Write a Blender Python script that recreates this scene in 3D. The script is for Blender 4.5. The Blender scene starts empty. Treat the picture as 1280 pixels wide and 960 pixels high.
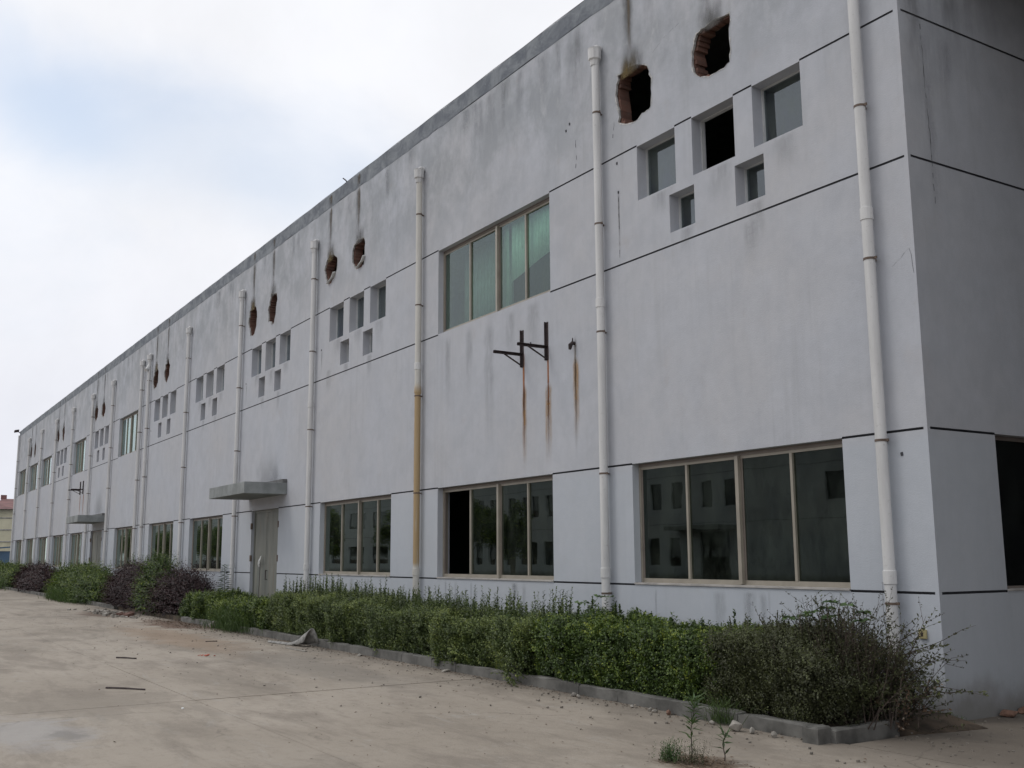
import bpy, bmesh, math, random
import numpy as np
from mathutils import Vector, Matrix, geometry
R = math.radians
S = bpy.context.scene
COL = S.collection
random.seed(7)
RNG = np.random.default_rng(11)

# ------------------------------------------------------------------ camera
CAM = Vector((6.6066, -9.0744, 1.6))
cd = bpy.data.cameras.new("camera"); cam = bpy.data.objects.new("camera", cd); COL.objects.link(cam)
cd.sensor_width = 36; cd.lens = 1301.79 / 1280 * 36; cd.clip_start = 0.05; cd.clip_end = 3000
Rm = Matrix.Rotation(1.0107337, 3, 'Z') @ Matrix.Rotation(math.pi/2 + 0.1644083, 3, 'X') @ Matrix.Rotation(-0.0059446, 3, 'Z')
cam.matrix_world = Matrix.Translation(CAM) @ Rm.to_4x4()
S.camera = cam
S.view_settings.view_transform = 'Standard'; S.view_settings.look = 'None'
S.view_settings.exposure = 0.0; S.view_settings.gamma = 1.0

# ------------------------------------------------------------------ sky and sun
SUN_EL, SUN_AZ = R(52), R(215)          # hazy sun high over the yard, front left of the long wall
w = bpy.data.worlds.new("World"); S.world = w; w.use_nodes = True
nt = w.node_tree; nt.nodes.clear()
def N(nt, t, **k):
    n = nt.nodes.new(t)
    for a, b in k.items():
        if a == 'ins':
            for i, v in b.items():
                if hasattr(v, 'is_output'): nt.links.new(v, n.inputs[i])
                else: n.inputs[i].default_value = v
        else: setattr(n, a, b)
    return n
def mth(nt, op, a, b=None, c=None, clamp=False):
    n = nt.nodes.new('ShaderNodeMath'); n.operation = op; n.use_clamp = clamp
    for i, v in enumerate((a, b, c)):
        if v is None: continue
        if hasattr(v, 'is_output'): nt.links.new(v, n.inputs[i])
        else: n.inputs[i].default_value = v
    return n.outputs[0]
def mixc(nt, f, a, b, mode='MIX'):
    n = nt.nodes.new('ShaderNodeMix'); n.data_type = 'RGBA'; n.blend_type = mode
    for i, v in ((0, f), (6, a), (7, b)):
        if hasattr(v, 'is_output'): nt.links.new(v, n.inputs[i])
        elif i == 0: n.inputs[0].default_value = v
        else: n.inputs[i].default_value = (*v, 1)
    return n.outputs[2]
def sstep(nt, v, a, b, lo=0.0, hi=1.0):
    n = nt.nodes.new('ShaderNodeMapRange'); n.interpolation_type = 'SMOOTHSTEP'
    if hasattr(v, 'is_output'): nt.links.new(v, n.inputs[0])
    for i, x in ((1, a), (2, b), (3, lo), (4, hi)): n.inputs[i].default_value = x
    return n.outputs[0]
def noise(nt, vec, scale, detail=5, rough=0.55, dist=0.0):
    n = nt.nodes.new('ShaderNodeTexNoise')
    nt.links.new(vec, n.inputs['Vector'])
    n.inputs['Scale'].default_value = scale; n.inputs['Detail'].default_value = detail
    n.inputs['Roughness'].default_value = rough; n.inputs['Distortion'].default_value = dist
    return n.outputs[0]
def vscale(nt, vec, s, off=(0, 0, 0)):
    n = nt.nodes.new('ShaderNodeMapping'); n.inputs['Scale'].default_value = s; n.inputs['Location'].default_value = off
    nt.links.new(vec, n.inputs[0]); return n.outputs[0]

sky = N(nt, 'ShaderNodeTexSky', sky_type='NISHITA', sun_disc=False, sun_elevation=SUN_EL, sun_rotation=SUN_AZ, air_density=1.2, dust_density=3.0)
tc = N(nt, 'ShaderNodeTexCoord')
gen = tc.outputs['Generated']
dt = N(nt, 'ShaderNodeVectorMath', operation='DOT_PRODUCT')
nt.links.new(gen, dt.inputs[0]); dt.inputs[1].default_value = (0.3791, 0.0206, 0.9251)   # normal of the thin-cloud band
SKYOFF = (1.5, 2.2, 0.9)
wob = noise(nt, vscale(nt, gen, (1, 1, 1.6)), 2.2, 6, 0.55, 0.4)
band = mth(nt, 'ADD', dt.outputs['Value'], mth(nt, 'MULTIPLY', mth(nt, 'SUBTRACT', wob, 0.5), 0.20))
GAPC = 0.0
gap = mth(nt, 'SUBTRACT', 1.0, sstep(nt, mth(nt, 'ABSOLUTE', mth(nt, 'SUBTRACT', band, GAPC)), 0.0, 0.095))
thin = sstep(nt, noise(nt, vscale(nt, gen, (1, 1, 2.2), (3.1, 0.4, 0)), 1.7, 6, 0.55, 0.3), 0.52, 0.78)
open_ = mth(nt, 'MULTIPLY', mth(nt, 'MAXIMUM', mth(nt, 'MULTIPLY', mth(nt, 'MULTIPLY', gap, sstep(nt, noise(nt, vscale(nt, gen, (1, 1, 1), SKYOFF), 1.6, 3, 0.5), 0.38, 0.58)), 0.58), mth(nt, 'MULTIPLY', thin, 0.30)), 1.0, clamp=True)
sep = N(nt, 'ShaderNodeSeparateXYZ'); nt.links.new(gen, sep.inputs[0])
low = sstep(nt, sep.outputs[2], 0.0, 0.38)
cl = mixc(nt, low, (8.2, 8.35, 9.1), (9.4, 9.5, 9.9))
cn = sstep(nt, noise(nt, gen, 3.0, 6, 0.6, 0.2), 0.3, 0.7, 0.95, 1.04)
clv = N(nt, 'ShaderNodeVectorMath', operation='SCALE'); nt.links.new(cl, clv.inputs[0]); nt.links.new(cn, clv.inputs[3])
sk = N(nt, 'ShaderNodeVectorMath', operation='MULTIPLY'); nt.links.new(sky.outputs[0], sk.inputs[0]); sk.inputs[1].default_value = (1.5, 1.62, 1.66)
colr = mixc(nt, open_, clv.outputs[0], sk.outputs[0])
bg = N(nt, 'ShaderNodeBackground', ins={'Strength': 0.1}); nt.links.new(colr, bg.inputs[0])
out = N(nt, 'ShaderNodeOutputWorld'); nt.links.new(bg.outputs[0], out.inputs[0])

sl = bpy.data.lights.new("sun", 'SUN'); sl.energy = 0.75; sl.angle = R(18); sl.color = (1.0, 0.96, 0.9)
so = bpy.data.objects.new("sun", sl); COL.objects.link(so)
sd = Vector((math.sin(SUN_AZ)*math.cos(SUN_EL), math.cos(SUN_AZ)*math.cos(SUN_EL), math.sin(SUN_EL)))
so.rotation_euler = sd.to_track_quat('Z', 'Y').to_euler(); so.location = (0, -20, 40)

# ------------------------------------------------------------------ materials
def newmat(name):
    m = bpy.data.materials.new(name); m.use_nodes = True
    t = m.node_tree; t.nodes.clear()
    b = t.nodes.new('ShaderNodeBsdfPrincipled'); o = t.nodes.new('ShaderNodeOutputMaterial')
    t.links.new(b.outputs[0], o.inputs[0]); return m, t, b, o
def setc(t, b, c):
    if hasattr(c, 'is_output'): t.links.new(c, b.inputs['Base Color'])
    else: b.inputs['Base Color'].default_value = (*c, 1)
def bump(t, b, h, s=0.3, d=0.01):
    n = t.nodes.new('ShaderNodeBump'); n.inputs['Strength'].default_value = s; n.inputs['Distance'].default_value = d
    t.links.new(h, n.inputs['Height']); t.links.new(n.outputs[0], b.inputs['Normal'])
def opos(t): return N(t, 'ShaderNodeNewGeometry').outputs['Position']

def plain(name, c, rough=0.6, metal=0.0, var=0.12, sc=6.0, bmp=0.15):
    m, t, b, o = newmat(name); p = opos(t)
    n = noise(t, p, sc, 6, 0.6)
    c2 = tuple(max(0, x*(1-var*2)) for x in c); c3 = tuple(x*(1+var) for x in c)
    setc(t, b, mixc(t, sstep(t, n, 0.3, 0.7), c2, c3))
    b.inputs['Roughness'].default_value = rough; b.inputs['Metallic'].default_value = metal
    if bmp: bump(t, b, noise(t, p, sc*8, 4), bmp, 0.004)
    return m

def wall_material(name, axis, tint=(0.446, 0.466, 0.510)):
    """painted render: mottled, streaked, weathered towards the top"""
    m, t, b, o = newmat(name); p = opos(t)
    s = N(t, 'ShaderNodeSeparateXYZ'); t.links.new(p, s.inputs[0]); z = s.outputs[2]; u = s.outputs[axis]
    warm = (tint[0]*1.02, tint[1]*0.985, tint[2]*0.94)
    c = mixc(t, sstep(t, noise(t, p, 0.35, 5, 0.6), 0.3, 0.7), tint, warm)
    c = mixc(t, mth(t, 'MULTIPLY', sstep(t, noise(t, p, 1.3, 9, 0.68, 0.6), 0.40, 0.72), 0.42), c, tuple(x*0.80 for x in tint))
    c = mixc(t, mth(t, 'MULTIPLY', sstep(t, noise(t, vscale(t, p, (1, 1, .7)), 4.5, 9, 0.72), 0.38, 0.68), 0.34), c, tuple(x*0.80 for x in tint))
    c = mixc(t, mth(t, 'MULTIPLY', sstep(t, noise(t, vscale(t, p, (1, 1, 1), (7, 1, 2)), 0.9, 9, 0.7), 0.52, 0.62), 0.13), c, tuple(min(1, x*1.22) for x in tint))
    c = mixc(t, mth(t, 'MULTIPLY', sstep(t, noise(t, p, 26, 6, 0.75), 0.60, 0.70), 0.22), c, (0.24, 0.245, 0.25))
    # cloudy darker patches and pale bloom high on the wall
    hi = sstep(t, z, 6.6, 9.2)
    mot = sstep(t, noise(t, vscale(t, p, (1, 1, 0.8)), 1.3, 9, 0.68, 0.15), 0.36, 0.62)
    c = mixc(t, mth(t, 'MULTIPLY', mth(t, 'MULTIPLY', hi, mot), 0.60), c, (0.235, 0.255, 0.272))
    blo = sstep(t, noise(t, vscale(t, p, (1, 1, 0.45), (5, 2, 1)), 3.6, 7, 0.7, 0.15), 0.54, 0.74)
    c = mixc(t, mth(t, 'MULTIPLY', mth(t, 'MULTIPLY', hi, blo), 0.5), c, (0.52, 0.53, 0.55))
    # fine vertical rain streaks
    st = noise(t, vscale(t, p, (5.5, 5.5, 0.16)), 1.0, 6, 0.6)
    stm = mth(t, 'MULTIPLY', sstep(t, st, 0.5, 0.74), sstep(t, noise(t, p, 0.5, 4), 0.38, 0.62))
    c = mixc(t, mth(t, 'MULTIPLY', stm, 0.22), c, (0.25, 0.255, 0.26))
    st2 = noise(t, vscale(t, p, (17, 17, 0.5), (3, 3, 3)), 1.0, 5, 0.6)
    c = mixc(t, mth(t, 'MULTIPLY', sstep(t, st2, 0.52, 0.8), 0.14), c, (0.27, 0.275, 0.285))
    # faint ochre / pink smudges
    sm = sstep(t, noise(t, vscale(t, p, (1, 1, 1), (8, 8, 4)), 2.3, 6, 0.6), 0.6, 0.8)
    c = mixc(t, mth(t, 'MULTIPLY', sm, 0.2), c, (0.36, 0.31, 0.28))
    # bluish repainted foot of the wall, splash dirt at the ground
    ft = sstep(t, z, 2.9, 2.7)
    c = mixc(t, mth(t, 'MULTIPLY', ft, 0.45), c, (tint[0]*0.95, tint[1]*1.0, tint[2]*1.01))
    gz = mth(t, 'ADD', z, mth(t, 'MULTIPLY', noise(t, p, 2.4, 6, 0.65), -0.5))
    c = mixc(t, mth(t, 'MULTIPLY', sstep(t, gz, 0.22, -0.22), 0.75), c, (0.14, 0.13, 0.11))
    setc(t, b, c)
    b.inputs['Roughness'].default_value = 0.85
    h = mth(t, 'ADD', noise(t, p, 60, 4, 0.6), mth(t, 'MULTIPLY', noise(t, p, 3, 5, 0.6), 2.4))
    bump(t, b, h, 0.35, 0.008)
    return m
M = {}
M['wall'] = wall_material('painted_render', 0)
M['side'] = wall_material('painted_render_side', 1, (0.395, 0.412, 0.445))  # same render; darker tint holds part of the side wall's shade
M['groove'] = plain('dark_joint', (0.045, 0.047, 0.055), 0.8)
def parapet_mat():
    m, t, b, o = newmat('weathered_parapet'); p = opos(t)
    c = mixc(t, sstep(t, noise(t, vscale(t, p, (1, 1, 1.5)), 2.0, 8, 0.7, 0.6), 0.35, 0.65), (0.12, 0.135, 0.16), (0.235, 0.255, 0.275))
    c = mixc(t, mth(t, 'MULTIPLY', sstep(t, noise(t, vscale(t, p, (7, 7, 0.5)), 1, 6), 0.5, 0.72), 0.5), c, (0.115, 0.13, 0.15))
    c = mixc(t, mth(t, 'MULTIPLY', sstep(t, noise(t, p, 9, 5), 0.6, 0.75), 0.5), c, (0.36, 0.38, 0.39))
    setc(t, b, c); b.inputs['Roughness'].default_value = 0.9; bump(t, b, noise(t, p, 25, 6), 0.4, 0.01); return m
M['parapet'] = parapet_mat()
M['pvc'] = plain('ivory_pvc', (0.56, 0.55, 0.54), 0.42, var=0.07, sc=2.5, bmp=0.05)
def pipe_mat(name, base, dirt, zlo, zhi, amt):
    m, t, b, o = newmat(name); p = opos(t)
    s = N(t, 'ShaderNodeSeparateXYZ'); t.links.new(p, s.inputs[0])
    c = mixc(t, sstep(t, noise(t, vscale(t, p, (9, 9, 0.9)), 1, 6), 0.35, 0.7), base, tuple(x*0.82 for x in base))
    c = mixc(t, mth(t, 'MULTIPLY', sstep(t, noise(t, p, 22, 5, 0.7), 0.58, 0.72), 0.35), c, (0.26, 0.25, 0.22))
    d = mth(t, 'MULTIPLY', mth(t, 'MULTIPLY', sstep(t, s.outputs[2], zlo, zlo+0.12), sstep(t, s.outputs[2], zhi, zhi-0.25)), amt)
    d = mth(t, 'MULTIPLY', d, sstep(t, noise(t, vscale(t, p, (14, 14, 1.2)), 1, 5), 0.1, 0.45))
    c = mixc(t, d, c, dirt)
    c = mixc(t, mth(t, 'MULTIPLY', sstep(t, s.outputs[2], 0.9, 0.1), 0.55), c, (0.2, 0.18, 0.15))
    setc(t, b, c); b.inputs['Roughness'].default_value = 0.5; return m
M['pvc'] = pipe_mat('ivory_pvc_pipe', (0.61, 0.61, 0.605), (0.4, 0.36, 0.3), 0.0, 0.6, 0.5)
M['pvc_rust'] = pipe_mat('stained_pvc_pipe', (0.56, 0.545, 0.50), (0.36, 0.25, 0.12), 1.40, 4.95, 0.95)
M['clamp'] = plain('rusty_clamp', (0.13, 0.095, 0.075), 0.8)
M['alu'] = plain('champagne_aluminium', (0.33, 0.30, 0.25), 0.42, 0.25, 0.06, 4, 0)
M['alu_dark'] = plain('shadow_brown_aluminium', (0.20, 0.17, 0.15), 0.5, 0.2, 0.06, 4, 0)
M['whiteframe'] = plain('white_window_frame', (0.56, 0.57, 0.57), 0.4, 0, 0.05, 4, 0)
M['sill'] = plain('sill_render', (0.40, 0.38, 0.36), 0.85, 0, 0.15, 3, 0.3)
def glass(name, tint, refl_rough=0.0, dirt=0.05, gcol=(.92, .95, .95), boost=1.6):
    m, t, b, o = newmat(name); t.nodes.remove(b); p = opos(t)
    tr = N(t, 'ShaderNodeBsdfTransparent'); tr.inputs[0].default_value = (*tint, 1)
    gl = N(t, 'ShaderNodeBsdfGlossy'); gl.inputs[0].default_value = (*gcol, 1); gl.inputs[1].default_value = refl_rough
    bn = N(t, 'ShaderNodeBump'); bn.inputs['Strength'].default_value = 0.03; bn.inputs['Distance'].default_value = 0.02
    t.links.new(noise(t, p, 1.5, 2), bn.inputs['Height']); t.links.new(bn.outputs[0], gl.inputs['Normal'])
    fr0 = N(t, 'ShaderNodeFresnel'); fr0.inputs[0].default_value = 1.5
    gm = N(t, 'ShaderNodeNewGeometry')          # only the outer face of each pane mirrors: avoids false total reflection inside it
    frv = mth(t, 'MULTIPLY', mth(t, 'MULTIPLY', fr0.outputs[0], boost, clamp=True), mth(t, 'SUBTRACT', 1.0, gm.outputs['Backfacing']))
    mx = N(t, 'ShaderNodeMixShader'); t.links.new(frv, mx.inputs[0]); t.links.new(tr.outputs[0], mx.inputs[1]); t.links.new(gl.outputs[0], mx.inputs[2])
    df = N(t, 'ShaderNodeBsdfDiffuse'); df.inputs[0].default_value = (0.17, 0.20, 0.17, 1)
    m2 = N(t, 'ShaderNodeMixShader')
    t.links.new(mth(t, 'MULTIPLY', sstep(t, noise(t, vscale(t, p, (1, 1, 0.5)), 3, 7, 0.7), 0.35, 0.75), dirt*2), m2.inputs[0])
    t.links.new(mx.outputs[0], m2.inputs[1]); t.links.new(df.outputs[0], m2.inputs[2])
    t.links.new(m2.outputs[0], o.inputs[0]); return m
M['glass'] = glass('green_tinted_glass', (0.30, 0.37, 0.32), 0.012, 0.055, (.76, .86, .76), 1.9)
M['glass_small'] = glass('grey_small_glass', (0.5, 0.56, 0.56), 0.004, 0.14, (.84, .92, 1.0), 2.6)
M['glass_up'] = glass('pale_green_glass', (0.74, 0.86, 0.80), 0.004, 0.10, (.80, .92, .92), 1.7)
M['glass_side'] = glass('dark_side_glass', (0.10, 0.12, 0.12), 0.0, 0.02)
M['curtain'] = plain('pale_curtain', (0.62, 0.72, 0.66), 0.9, 0, 0.05, 3, 0)
M['pane_sheen'] = plain('grey_sky_sheen', (0.32, 0.36, 0.35), 0.9, 0, 0.03, 1, 0)
M['interior'] = plain('interior_plaster', (0.16, 0.16, 0.16), 0.9, 0, 0.1, 1, 0)
def brick_mat():
    m, t, b, o = newmat('broken_brick'); p = opos(t)
    oi = N(t, 'ShaderNodeObjectInfo').outputs['Random']
    c = mixc(t, oi, (0.125, 0.068, 0.054), (0.21, 0.112, 0.085))
    c = mixc(t, mth(t, 'MULTIPLY', sstep(t, noise(t, p, 14, 6, 0.7), 0.45, 0.7), 0.6), c, (0.15, 0.12, 0.10))
    setc(t, b, c); b.inputs['Roughness'].default_value = 0.95; bump(t, b, noise(t, p, 45, 5), 0.8, 0.01); return m
M['brick'] = brick_mat()
M['mortar'] = plain('old_mortar', (0.24, 0.20, 0.17), 0.95, 0, 0.25, 14, 0.8)
M['plaster_edge'] = plain('broken_plaster_edge', (0.46, 0.46, 0.45), 0.9, 0, 0.2, 18, 0.8)
M['white_chip'] = plain('white_plaster_shard', (0.66, 0.67, 0.66), 0.8, 0, 0.1, 9, 0.4)
M['conc'] = plain('canopy_concrete', (0.245, 0.262, 0.262), 0.9, 0, 0.13, 2.4, 0.4)
def door_mat():
    m, t, b, o = newmat('grey_painted_steel_door'); p = opos(t)
    s = N(t, 'ShaderNodeSeparateXYZ'); t.links.new(p, s.inputs[0])
    c = mixc(t, sstep(t, noise(t, vscale(t, p, (3, 3, 0.7)), 1.4, 6), 0.3, 0.7), (0.155, 0.165, 0.15), (0.22, 0.22, 0.19))
    c = mixc(t, mth(t, 'MULTIPLY', sstep(t, noise(t, vscale(t, p, (9, 9, 0.6)), 1, 6), 0.55, 0.72), 0.5), c, (0.20, 0.12, 0.065))
    setc(t, b, c); b.inputs['Roughness'].default_value = 0.6; return m
M['door'] = door_mat()
M['iron'] = plain('rusted_angle_iron', (0.050, 0.036, 0.036), 0.75, 0.2, 0.25, 12, 0.3)
M['roof'] = plain('roof_felt', (0.14, 0.14, 0.14), 0.9)

def stain_mat(name, c, amt, rag=0.5):
    m, t, b, o = newmat(name)
    setc(t, b, c); b.inputs['Roughness'].default_value = 0.9
    uv = N(t, 'ShaderNodeUVMap').outputs[0]; p = opos(t)
    s = N(t, 'ShaderNodeSeparateXYZ'); t.links.new(uv, s.inputs[0])
    wx = mth(t, 'ADD', s.outputs[0], mth(t, 'MULTIPLY', mth(t, 'SUBTRACT', noise(t, vscale(t, p, (2, 2, 1.1)), 2.0, 4), 0.5), 0.55))
    ax = mth(t, 'SUBTRACT', 1.0, mth(t, 'MULTIPLY', mth(t, 'ABSOLUTE', mth(t, 'SUBTRACT', wx, 0.5)), 2.0), clamp=True)
    ax = mth(t, 'MULTIPLY', sstep(t, ax, 0.0, 0.9), sstep(t, mth(t, 'MULTIPLY', s.outputs[0], mth(t, 'SUBTRACT', 1.0, s.outputs[0])), 0.0, 0.09))
    vy = s.outputs[1]                                   # 1 at the source, 0 at the end
    ay = mth(t, 'MULTIPLY', sstep(t, vy, 0.0, 0.8), sstep(t, vy, 1.0, 0.88))
    nn = sstep(t, noise(t, vscale(t, p, (9, 9, 2.0)), 1, 7, 0.7), rag-0.25, rag+0.2)
    a = mth(t, 'MULTIPLY', mth(t, 'MULTIPLY', mth(t, 'MULTIPLY', ax, ay), nn), amt, clamp=True)
    tr = N(t, 'ShaderNodeBsdfTransparent'); mx = N(t, 'ShaderNodeMixShader')
    t.links.new(a, mx.inputs[0]); t.links.new(tr.outputs[0], mx.inputs[1]); t.links.new(b.outputs[0], mx.inputs[2]); t.links.new(mx.outputs[0], o.inputs[0])
    return m
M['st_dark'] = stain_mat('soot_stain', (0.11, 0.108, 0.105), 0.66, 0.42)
M['st_brown'] = stain_mat('brown_run', (0.15, 0.115, 0.075), 0.7, 0.40)
M['st_rust'] = stain_mat('rust_run', (0.30, 0.115, 0.04), 1.0, 0.15)
M['st_ochre'] = stain_mat('ochre_run', (0.42, 0.25, 0.10), 0.75, 0.26)
M['st_grey'] = stain_mat('grey_run', (0.25, 0.26, 0.27), 0.26, 0.46)
M['st_soft'] = stain_mat('soft_soot', (0.17, 0.17, 0.17), 0.22, 0.2)
M['st_moss'] = stain_mat('moss_stain', (0.125, 0.088, 0.03), 0.9, 0.45)

def ground_mat(name, per_obj):
    m, t, b, o = newmat(name); p = opos(t)
    c = mixc(t, sstep(t, noise(t, vscale(t, p, (0.5, 1, 1)), 0.5, 7, 0.6, 0.5), 0.3, 0.7), (0.30, 0.26, 0.212), (0.378, 0.332, 0.277))
    c = mixc(t, mth(t, 'MULTIPLY', sstep(t, noise(t, vscale(t, p, (0.45, 1.5, 1), (2, 7, 0)), 0.9, 9, 0.70, 0.4), 0.47, 0.66), 0.60), c, (0.180, 0.152, 0.124))
    c = mixc(t, mth(t, 'MULTIPLY', sstep(t, noise(t, vscale(t, p, (0.5, 2.2, 1), (4, 3, 0)), 2.6, 9, 0.75, 0.3), 0.52, 0.70), 0.5), c, (0.175, 0.150, 0.120))
    vo = t.nodes.new('ShaderNodeTexVoronoi'); vo.feature = 'DISTANCE_TO_EDGE'; vo.inputs['Scale'].default_value = 0.33
    wv = N(t, 'ShaderNodeVectorMath', operation='ADD'); t.links.new(p, wv.inputs[0]); nz = t.nodes.new('ShaderNodeTexNoise'); t.links.new(p, nz.inputs['Vector']); nz.inputs['Scale'].default_value = 1.3; nz.inputs['Detail'].default_value = 7; t.links.new(nz.outputs[1], wv.inputs[1]); t.links.new(wv.outputs[0], vo.inputs['Vector'])
    c = mixc(t, mth(t, 'MULTIPLY', mth(t, 'MULTIPLY', sstep(t, vo.outputs['Distance'], 0.007, 0.001), sstep(t, noise(t, p, 0.23, 2), 0.5, 0.56)), 0.6), c, (0.075, 0.062, 0.05))
    c = mixc(t, mth(t, 'MULTIPLY', sstep(t, noise(t, vscale(t, p, (0.6, 1.6, 1), (9, 1, 0)), 1.6, 9, 0.7, 0.8), 0.55, 0.72), 0.5), c, (0.385, 0.365, 0.335))
    c = mixc(t, mth(t, 'MULTIPLY', sstep(t, noise(t, p, 7, 9, 0.75), 0.50, 0.72), 0.42), c, (0.155, 0.13, 0.10))
    c = mixc(t, mth(t, 'MULTIPLY', sstep(t, noise(t, vscale(t, p, (.7, 1.4, 1), (1, 6, 2)), 0.45, 7, 0.7, 0.3), 0.48, 0.60), 0.42), c, (0.185, 0.16, 0.13))
    c = mixc(t, mth(t, 'MULTIPLY', sstep(t, noise(t, p, 55, 3, 0.6), 0.62, 0.72), 0.35), c, (0.12, 0.10, 0.085))
    # pale cement spill and the reddish earth washed over the yard
    s = N(t, 'ShaderNodeSeparateXYZ'); t.links.new(p, s.inputs[0])
    def spot(cx, cy, rx, ry, lo=1.0, hi=0.35, ns=1.5, na=0.9):
        dx = mth(t, 'DIVIDE', mth(t, 'SUBTRACT', s.outputs[0], cx), rx); dy = mth(t, 'DIVIDE', mth(t, 'SUBTRACT', s.outputs[1], cy), ry)
        d = mth(t, 'SQRT', mth(t, 'ADD', mth(t, 'MULTIPLY', dx, dx), mth(t, 'MULTIPLY', dy, dy)))
        return sstep(t, mth(t, 'ADD', d, mth(t, 'MULTIPLY', mth(t, 'SUBTRACT', noise(t, p, ns, 8, 0.65, 0.6), 0.5), na*2)), lo, hi)
    c = mixc(t, mth(t, 'MULTIPLY', spot(-4.5, -7.55, 1.5, 0.7, 1.0, 0.3, 2.5), 0.62), c, (0.36, 0.35, 0.345))
    c = mixc(t, mth(t, 'MULTIPLY', spot(-4.05, -7.25, 0.45, 0.22, 1.0, 0.3, 5), 0.6), c, (0.17, 0.16, 0.15))
    c = mixc(t, mth(t, 'MULTIPLY', spot(-15.5, -3.3, 6.0, 0.9), 0.45), c, (0.27, 0.17, 0.095))
    c = mixc(t, mth(t, 'MULTIPLY', spot(-20.3, -2.1, 3.0, 0.8, 1.0, 0.5), 0.85), c, (0.115, 0.060, 0.035))
    c = mixc(t, mth(t, 'MULTIPLY', spot(-26.5, -2.7, 2.2, 0.7, 1.0, 0.5), 0.8), c, (0.10, 0.062, 0.04))
    c = mixc(t, mth(t, 'MULTIPLY', spot(0.14, -3.3, 0.45, 0.38, 1.0, 0.5, 6, 0.6), 0.9), c, (0.13, 0.088, 0.058))
    c = mixc(t, mth(t, 'MULTIPLY', spot(-9, -3.1, 4.5, 0.7, 1.1, 0.3), 0.4), c, (0.15, 0.14, 0.125))
    # dirt by the kerb and building, darkened further to imitate lens vignetting
    e = mth(t, 'ADD', s.outputs[1], mth(t, 'MULTIPLY', noise(t, p, 1.4, 6, 0.6), -0.9))
    c = mixc(t, mth(t, 'MULTIPLY', sstep(t, e, -2.9, -1.7), 0.85), c, (0.115, 0.097, 0.078))
    if per_obj:
        r = N(t, 'ShaderNodeObjectInfo').outputs['Random']
        c = mixc(t, mth(t, 'MULTIPLY', r, 0.10), c, (0.2, 0.18, 0.15))
    setc(t, b, c); b.inputs['Roughness'].default_value = 0.88
    bump(t, b, mth(t, 'ADD', noise(t, p, 40, 6, 0.7), mth(t, 'MULTIPLY', noise(t, p, 2.5, 6), 2)), 0.45, 0.012)
    return m
M['slab'] = ground_mat('yard_concrete', True)
M['dirt'] = plain('packed_dirt', (0.13, 0.10, 0.075), 0.95, 0, 0.2, 1.5, 0.5)
M['soil'] = plain('planter_soil', (0.075, 0.055, 0.038), 0.95, 0, 0.3, 6, 0.8)
M['kerb'] = plain('kerb_concrete', (0.135, 0.132, 0.122), 0.92, 0, 0.24, 3.2, 0.7)
M['rubble'] = plain('rubble', (0.30, 0.28, 0.25), 0.95, 0, 0.2, 8, 0.6)
M['rubble_red'] = plain('brick_rubble', (0.24, 0.14, 0.10), 0.95, 0, 0.2, 8, 0.6)

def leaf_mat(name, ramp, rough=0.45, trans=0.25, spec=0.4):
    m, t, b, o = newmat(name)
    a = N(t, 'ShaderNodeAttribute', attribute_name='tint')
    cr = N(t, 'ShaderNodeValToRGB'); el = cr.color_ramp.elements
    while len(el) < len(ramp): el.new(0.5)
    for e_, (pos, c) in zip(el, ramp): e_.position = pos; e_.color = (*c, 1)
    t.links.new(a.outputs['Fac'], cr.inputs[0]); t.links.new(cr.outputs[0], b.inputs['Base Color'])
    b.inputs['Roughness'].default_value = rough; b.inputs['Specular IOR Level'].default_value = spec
    tl = N(t, 'ShaderNodeBsdfTranslucent'); t.links.new(cr.outputs[0], tl.inputs[0])
    mx = N(t, 'ShaderNodeMixShader'); mx.inputs[0].default_value = trans
    t.links.new(b.outputs[0], mx.inputs[1]); t.links.new(tl.outputs[0], mx.inputs[2]); t.links.new(mx.outputs[0], o.inputs[0])
    return m
M['lf_grey'] = leaf_mat('greygreen_leaf', [(0, (0.036, 0.050, 0.022)), (0.5, (0.082, 0.118, 0.040)), (0.82, (0.175, 0.225, 0.060)), (1, (0.30, 0.34, 0.10))])
M['lf_dark'] = leaf_mat('darkgreen_leaf', [(0, (0.024, 0.038, 0.014)), (0.5, (0.056, 0.094, 0.024)), (0.82, (0.13, 0.195, 0.034)), (1, (0.29, 0.34, 0.05))])
M['lf_bright'] = leaf_mat('brightgreen_leaf', [(0, (0.026, 0.044, 0.014)), (0.5, (0.068, 0.112, 0.026)), (1, (0.24, 0.30, 0.05))])
M['lf_twig'] = leaf_mat('olive_leaf', [(0, (0.035, 0.038, 0.02)), (0.6, (0.065, 0.072, 0.034)), (1, (0.12, 0.14, 0.05))])
M['lf_purple'] = leaf_mat('purple_leaf', [(0, (0.016, 0.009, 0.010)), (0.6, (0.038, 0.018, 0.020)), (0.9, (0.062, 0.028, 0.028)), (1, (0.10, 0.052, 0.038))], 0.5, 0.15)
M['lf_broad'] = leaf_mat('broad_leaf', [(0, (0.04, 0.075, 0.028)), (1, (0.10, 0.165, 0.055))])
M['grass'] = leaf_mat('grass_blade', [(0, (0.035, 0.062, 0.018)), (1, (0.095, 0.155, 0.038))])
M['litter'] = leaf_mat('dead_leaf', [(0, (0.06, 0.04, 0.028)), (0.7, (0.16, 0.11, 0.075)), (1, (0.27, 0.23, 0.19))], 0.9, 0.05, 0.1)
M['stem'] = plain('brown_stem', (0.062, 0.046, 0.036), 0.9, 0, 0.2, 10, 0)
M['stem_green'] = plain('green_stem', (0.09, 0.11, 0.05), 0.8, 0, 0.2, 10, 0)
M['bark'] = plain('bark', (0.12, 0.095, 0.075), 0.95, 0, 0.25, 5, 0.6)

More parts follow.
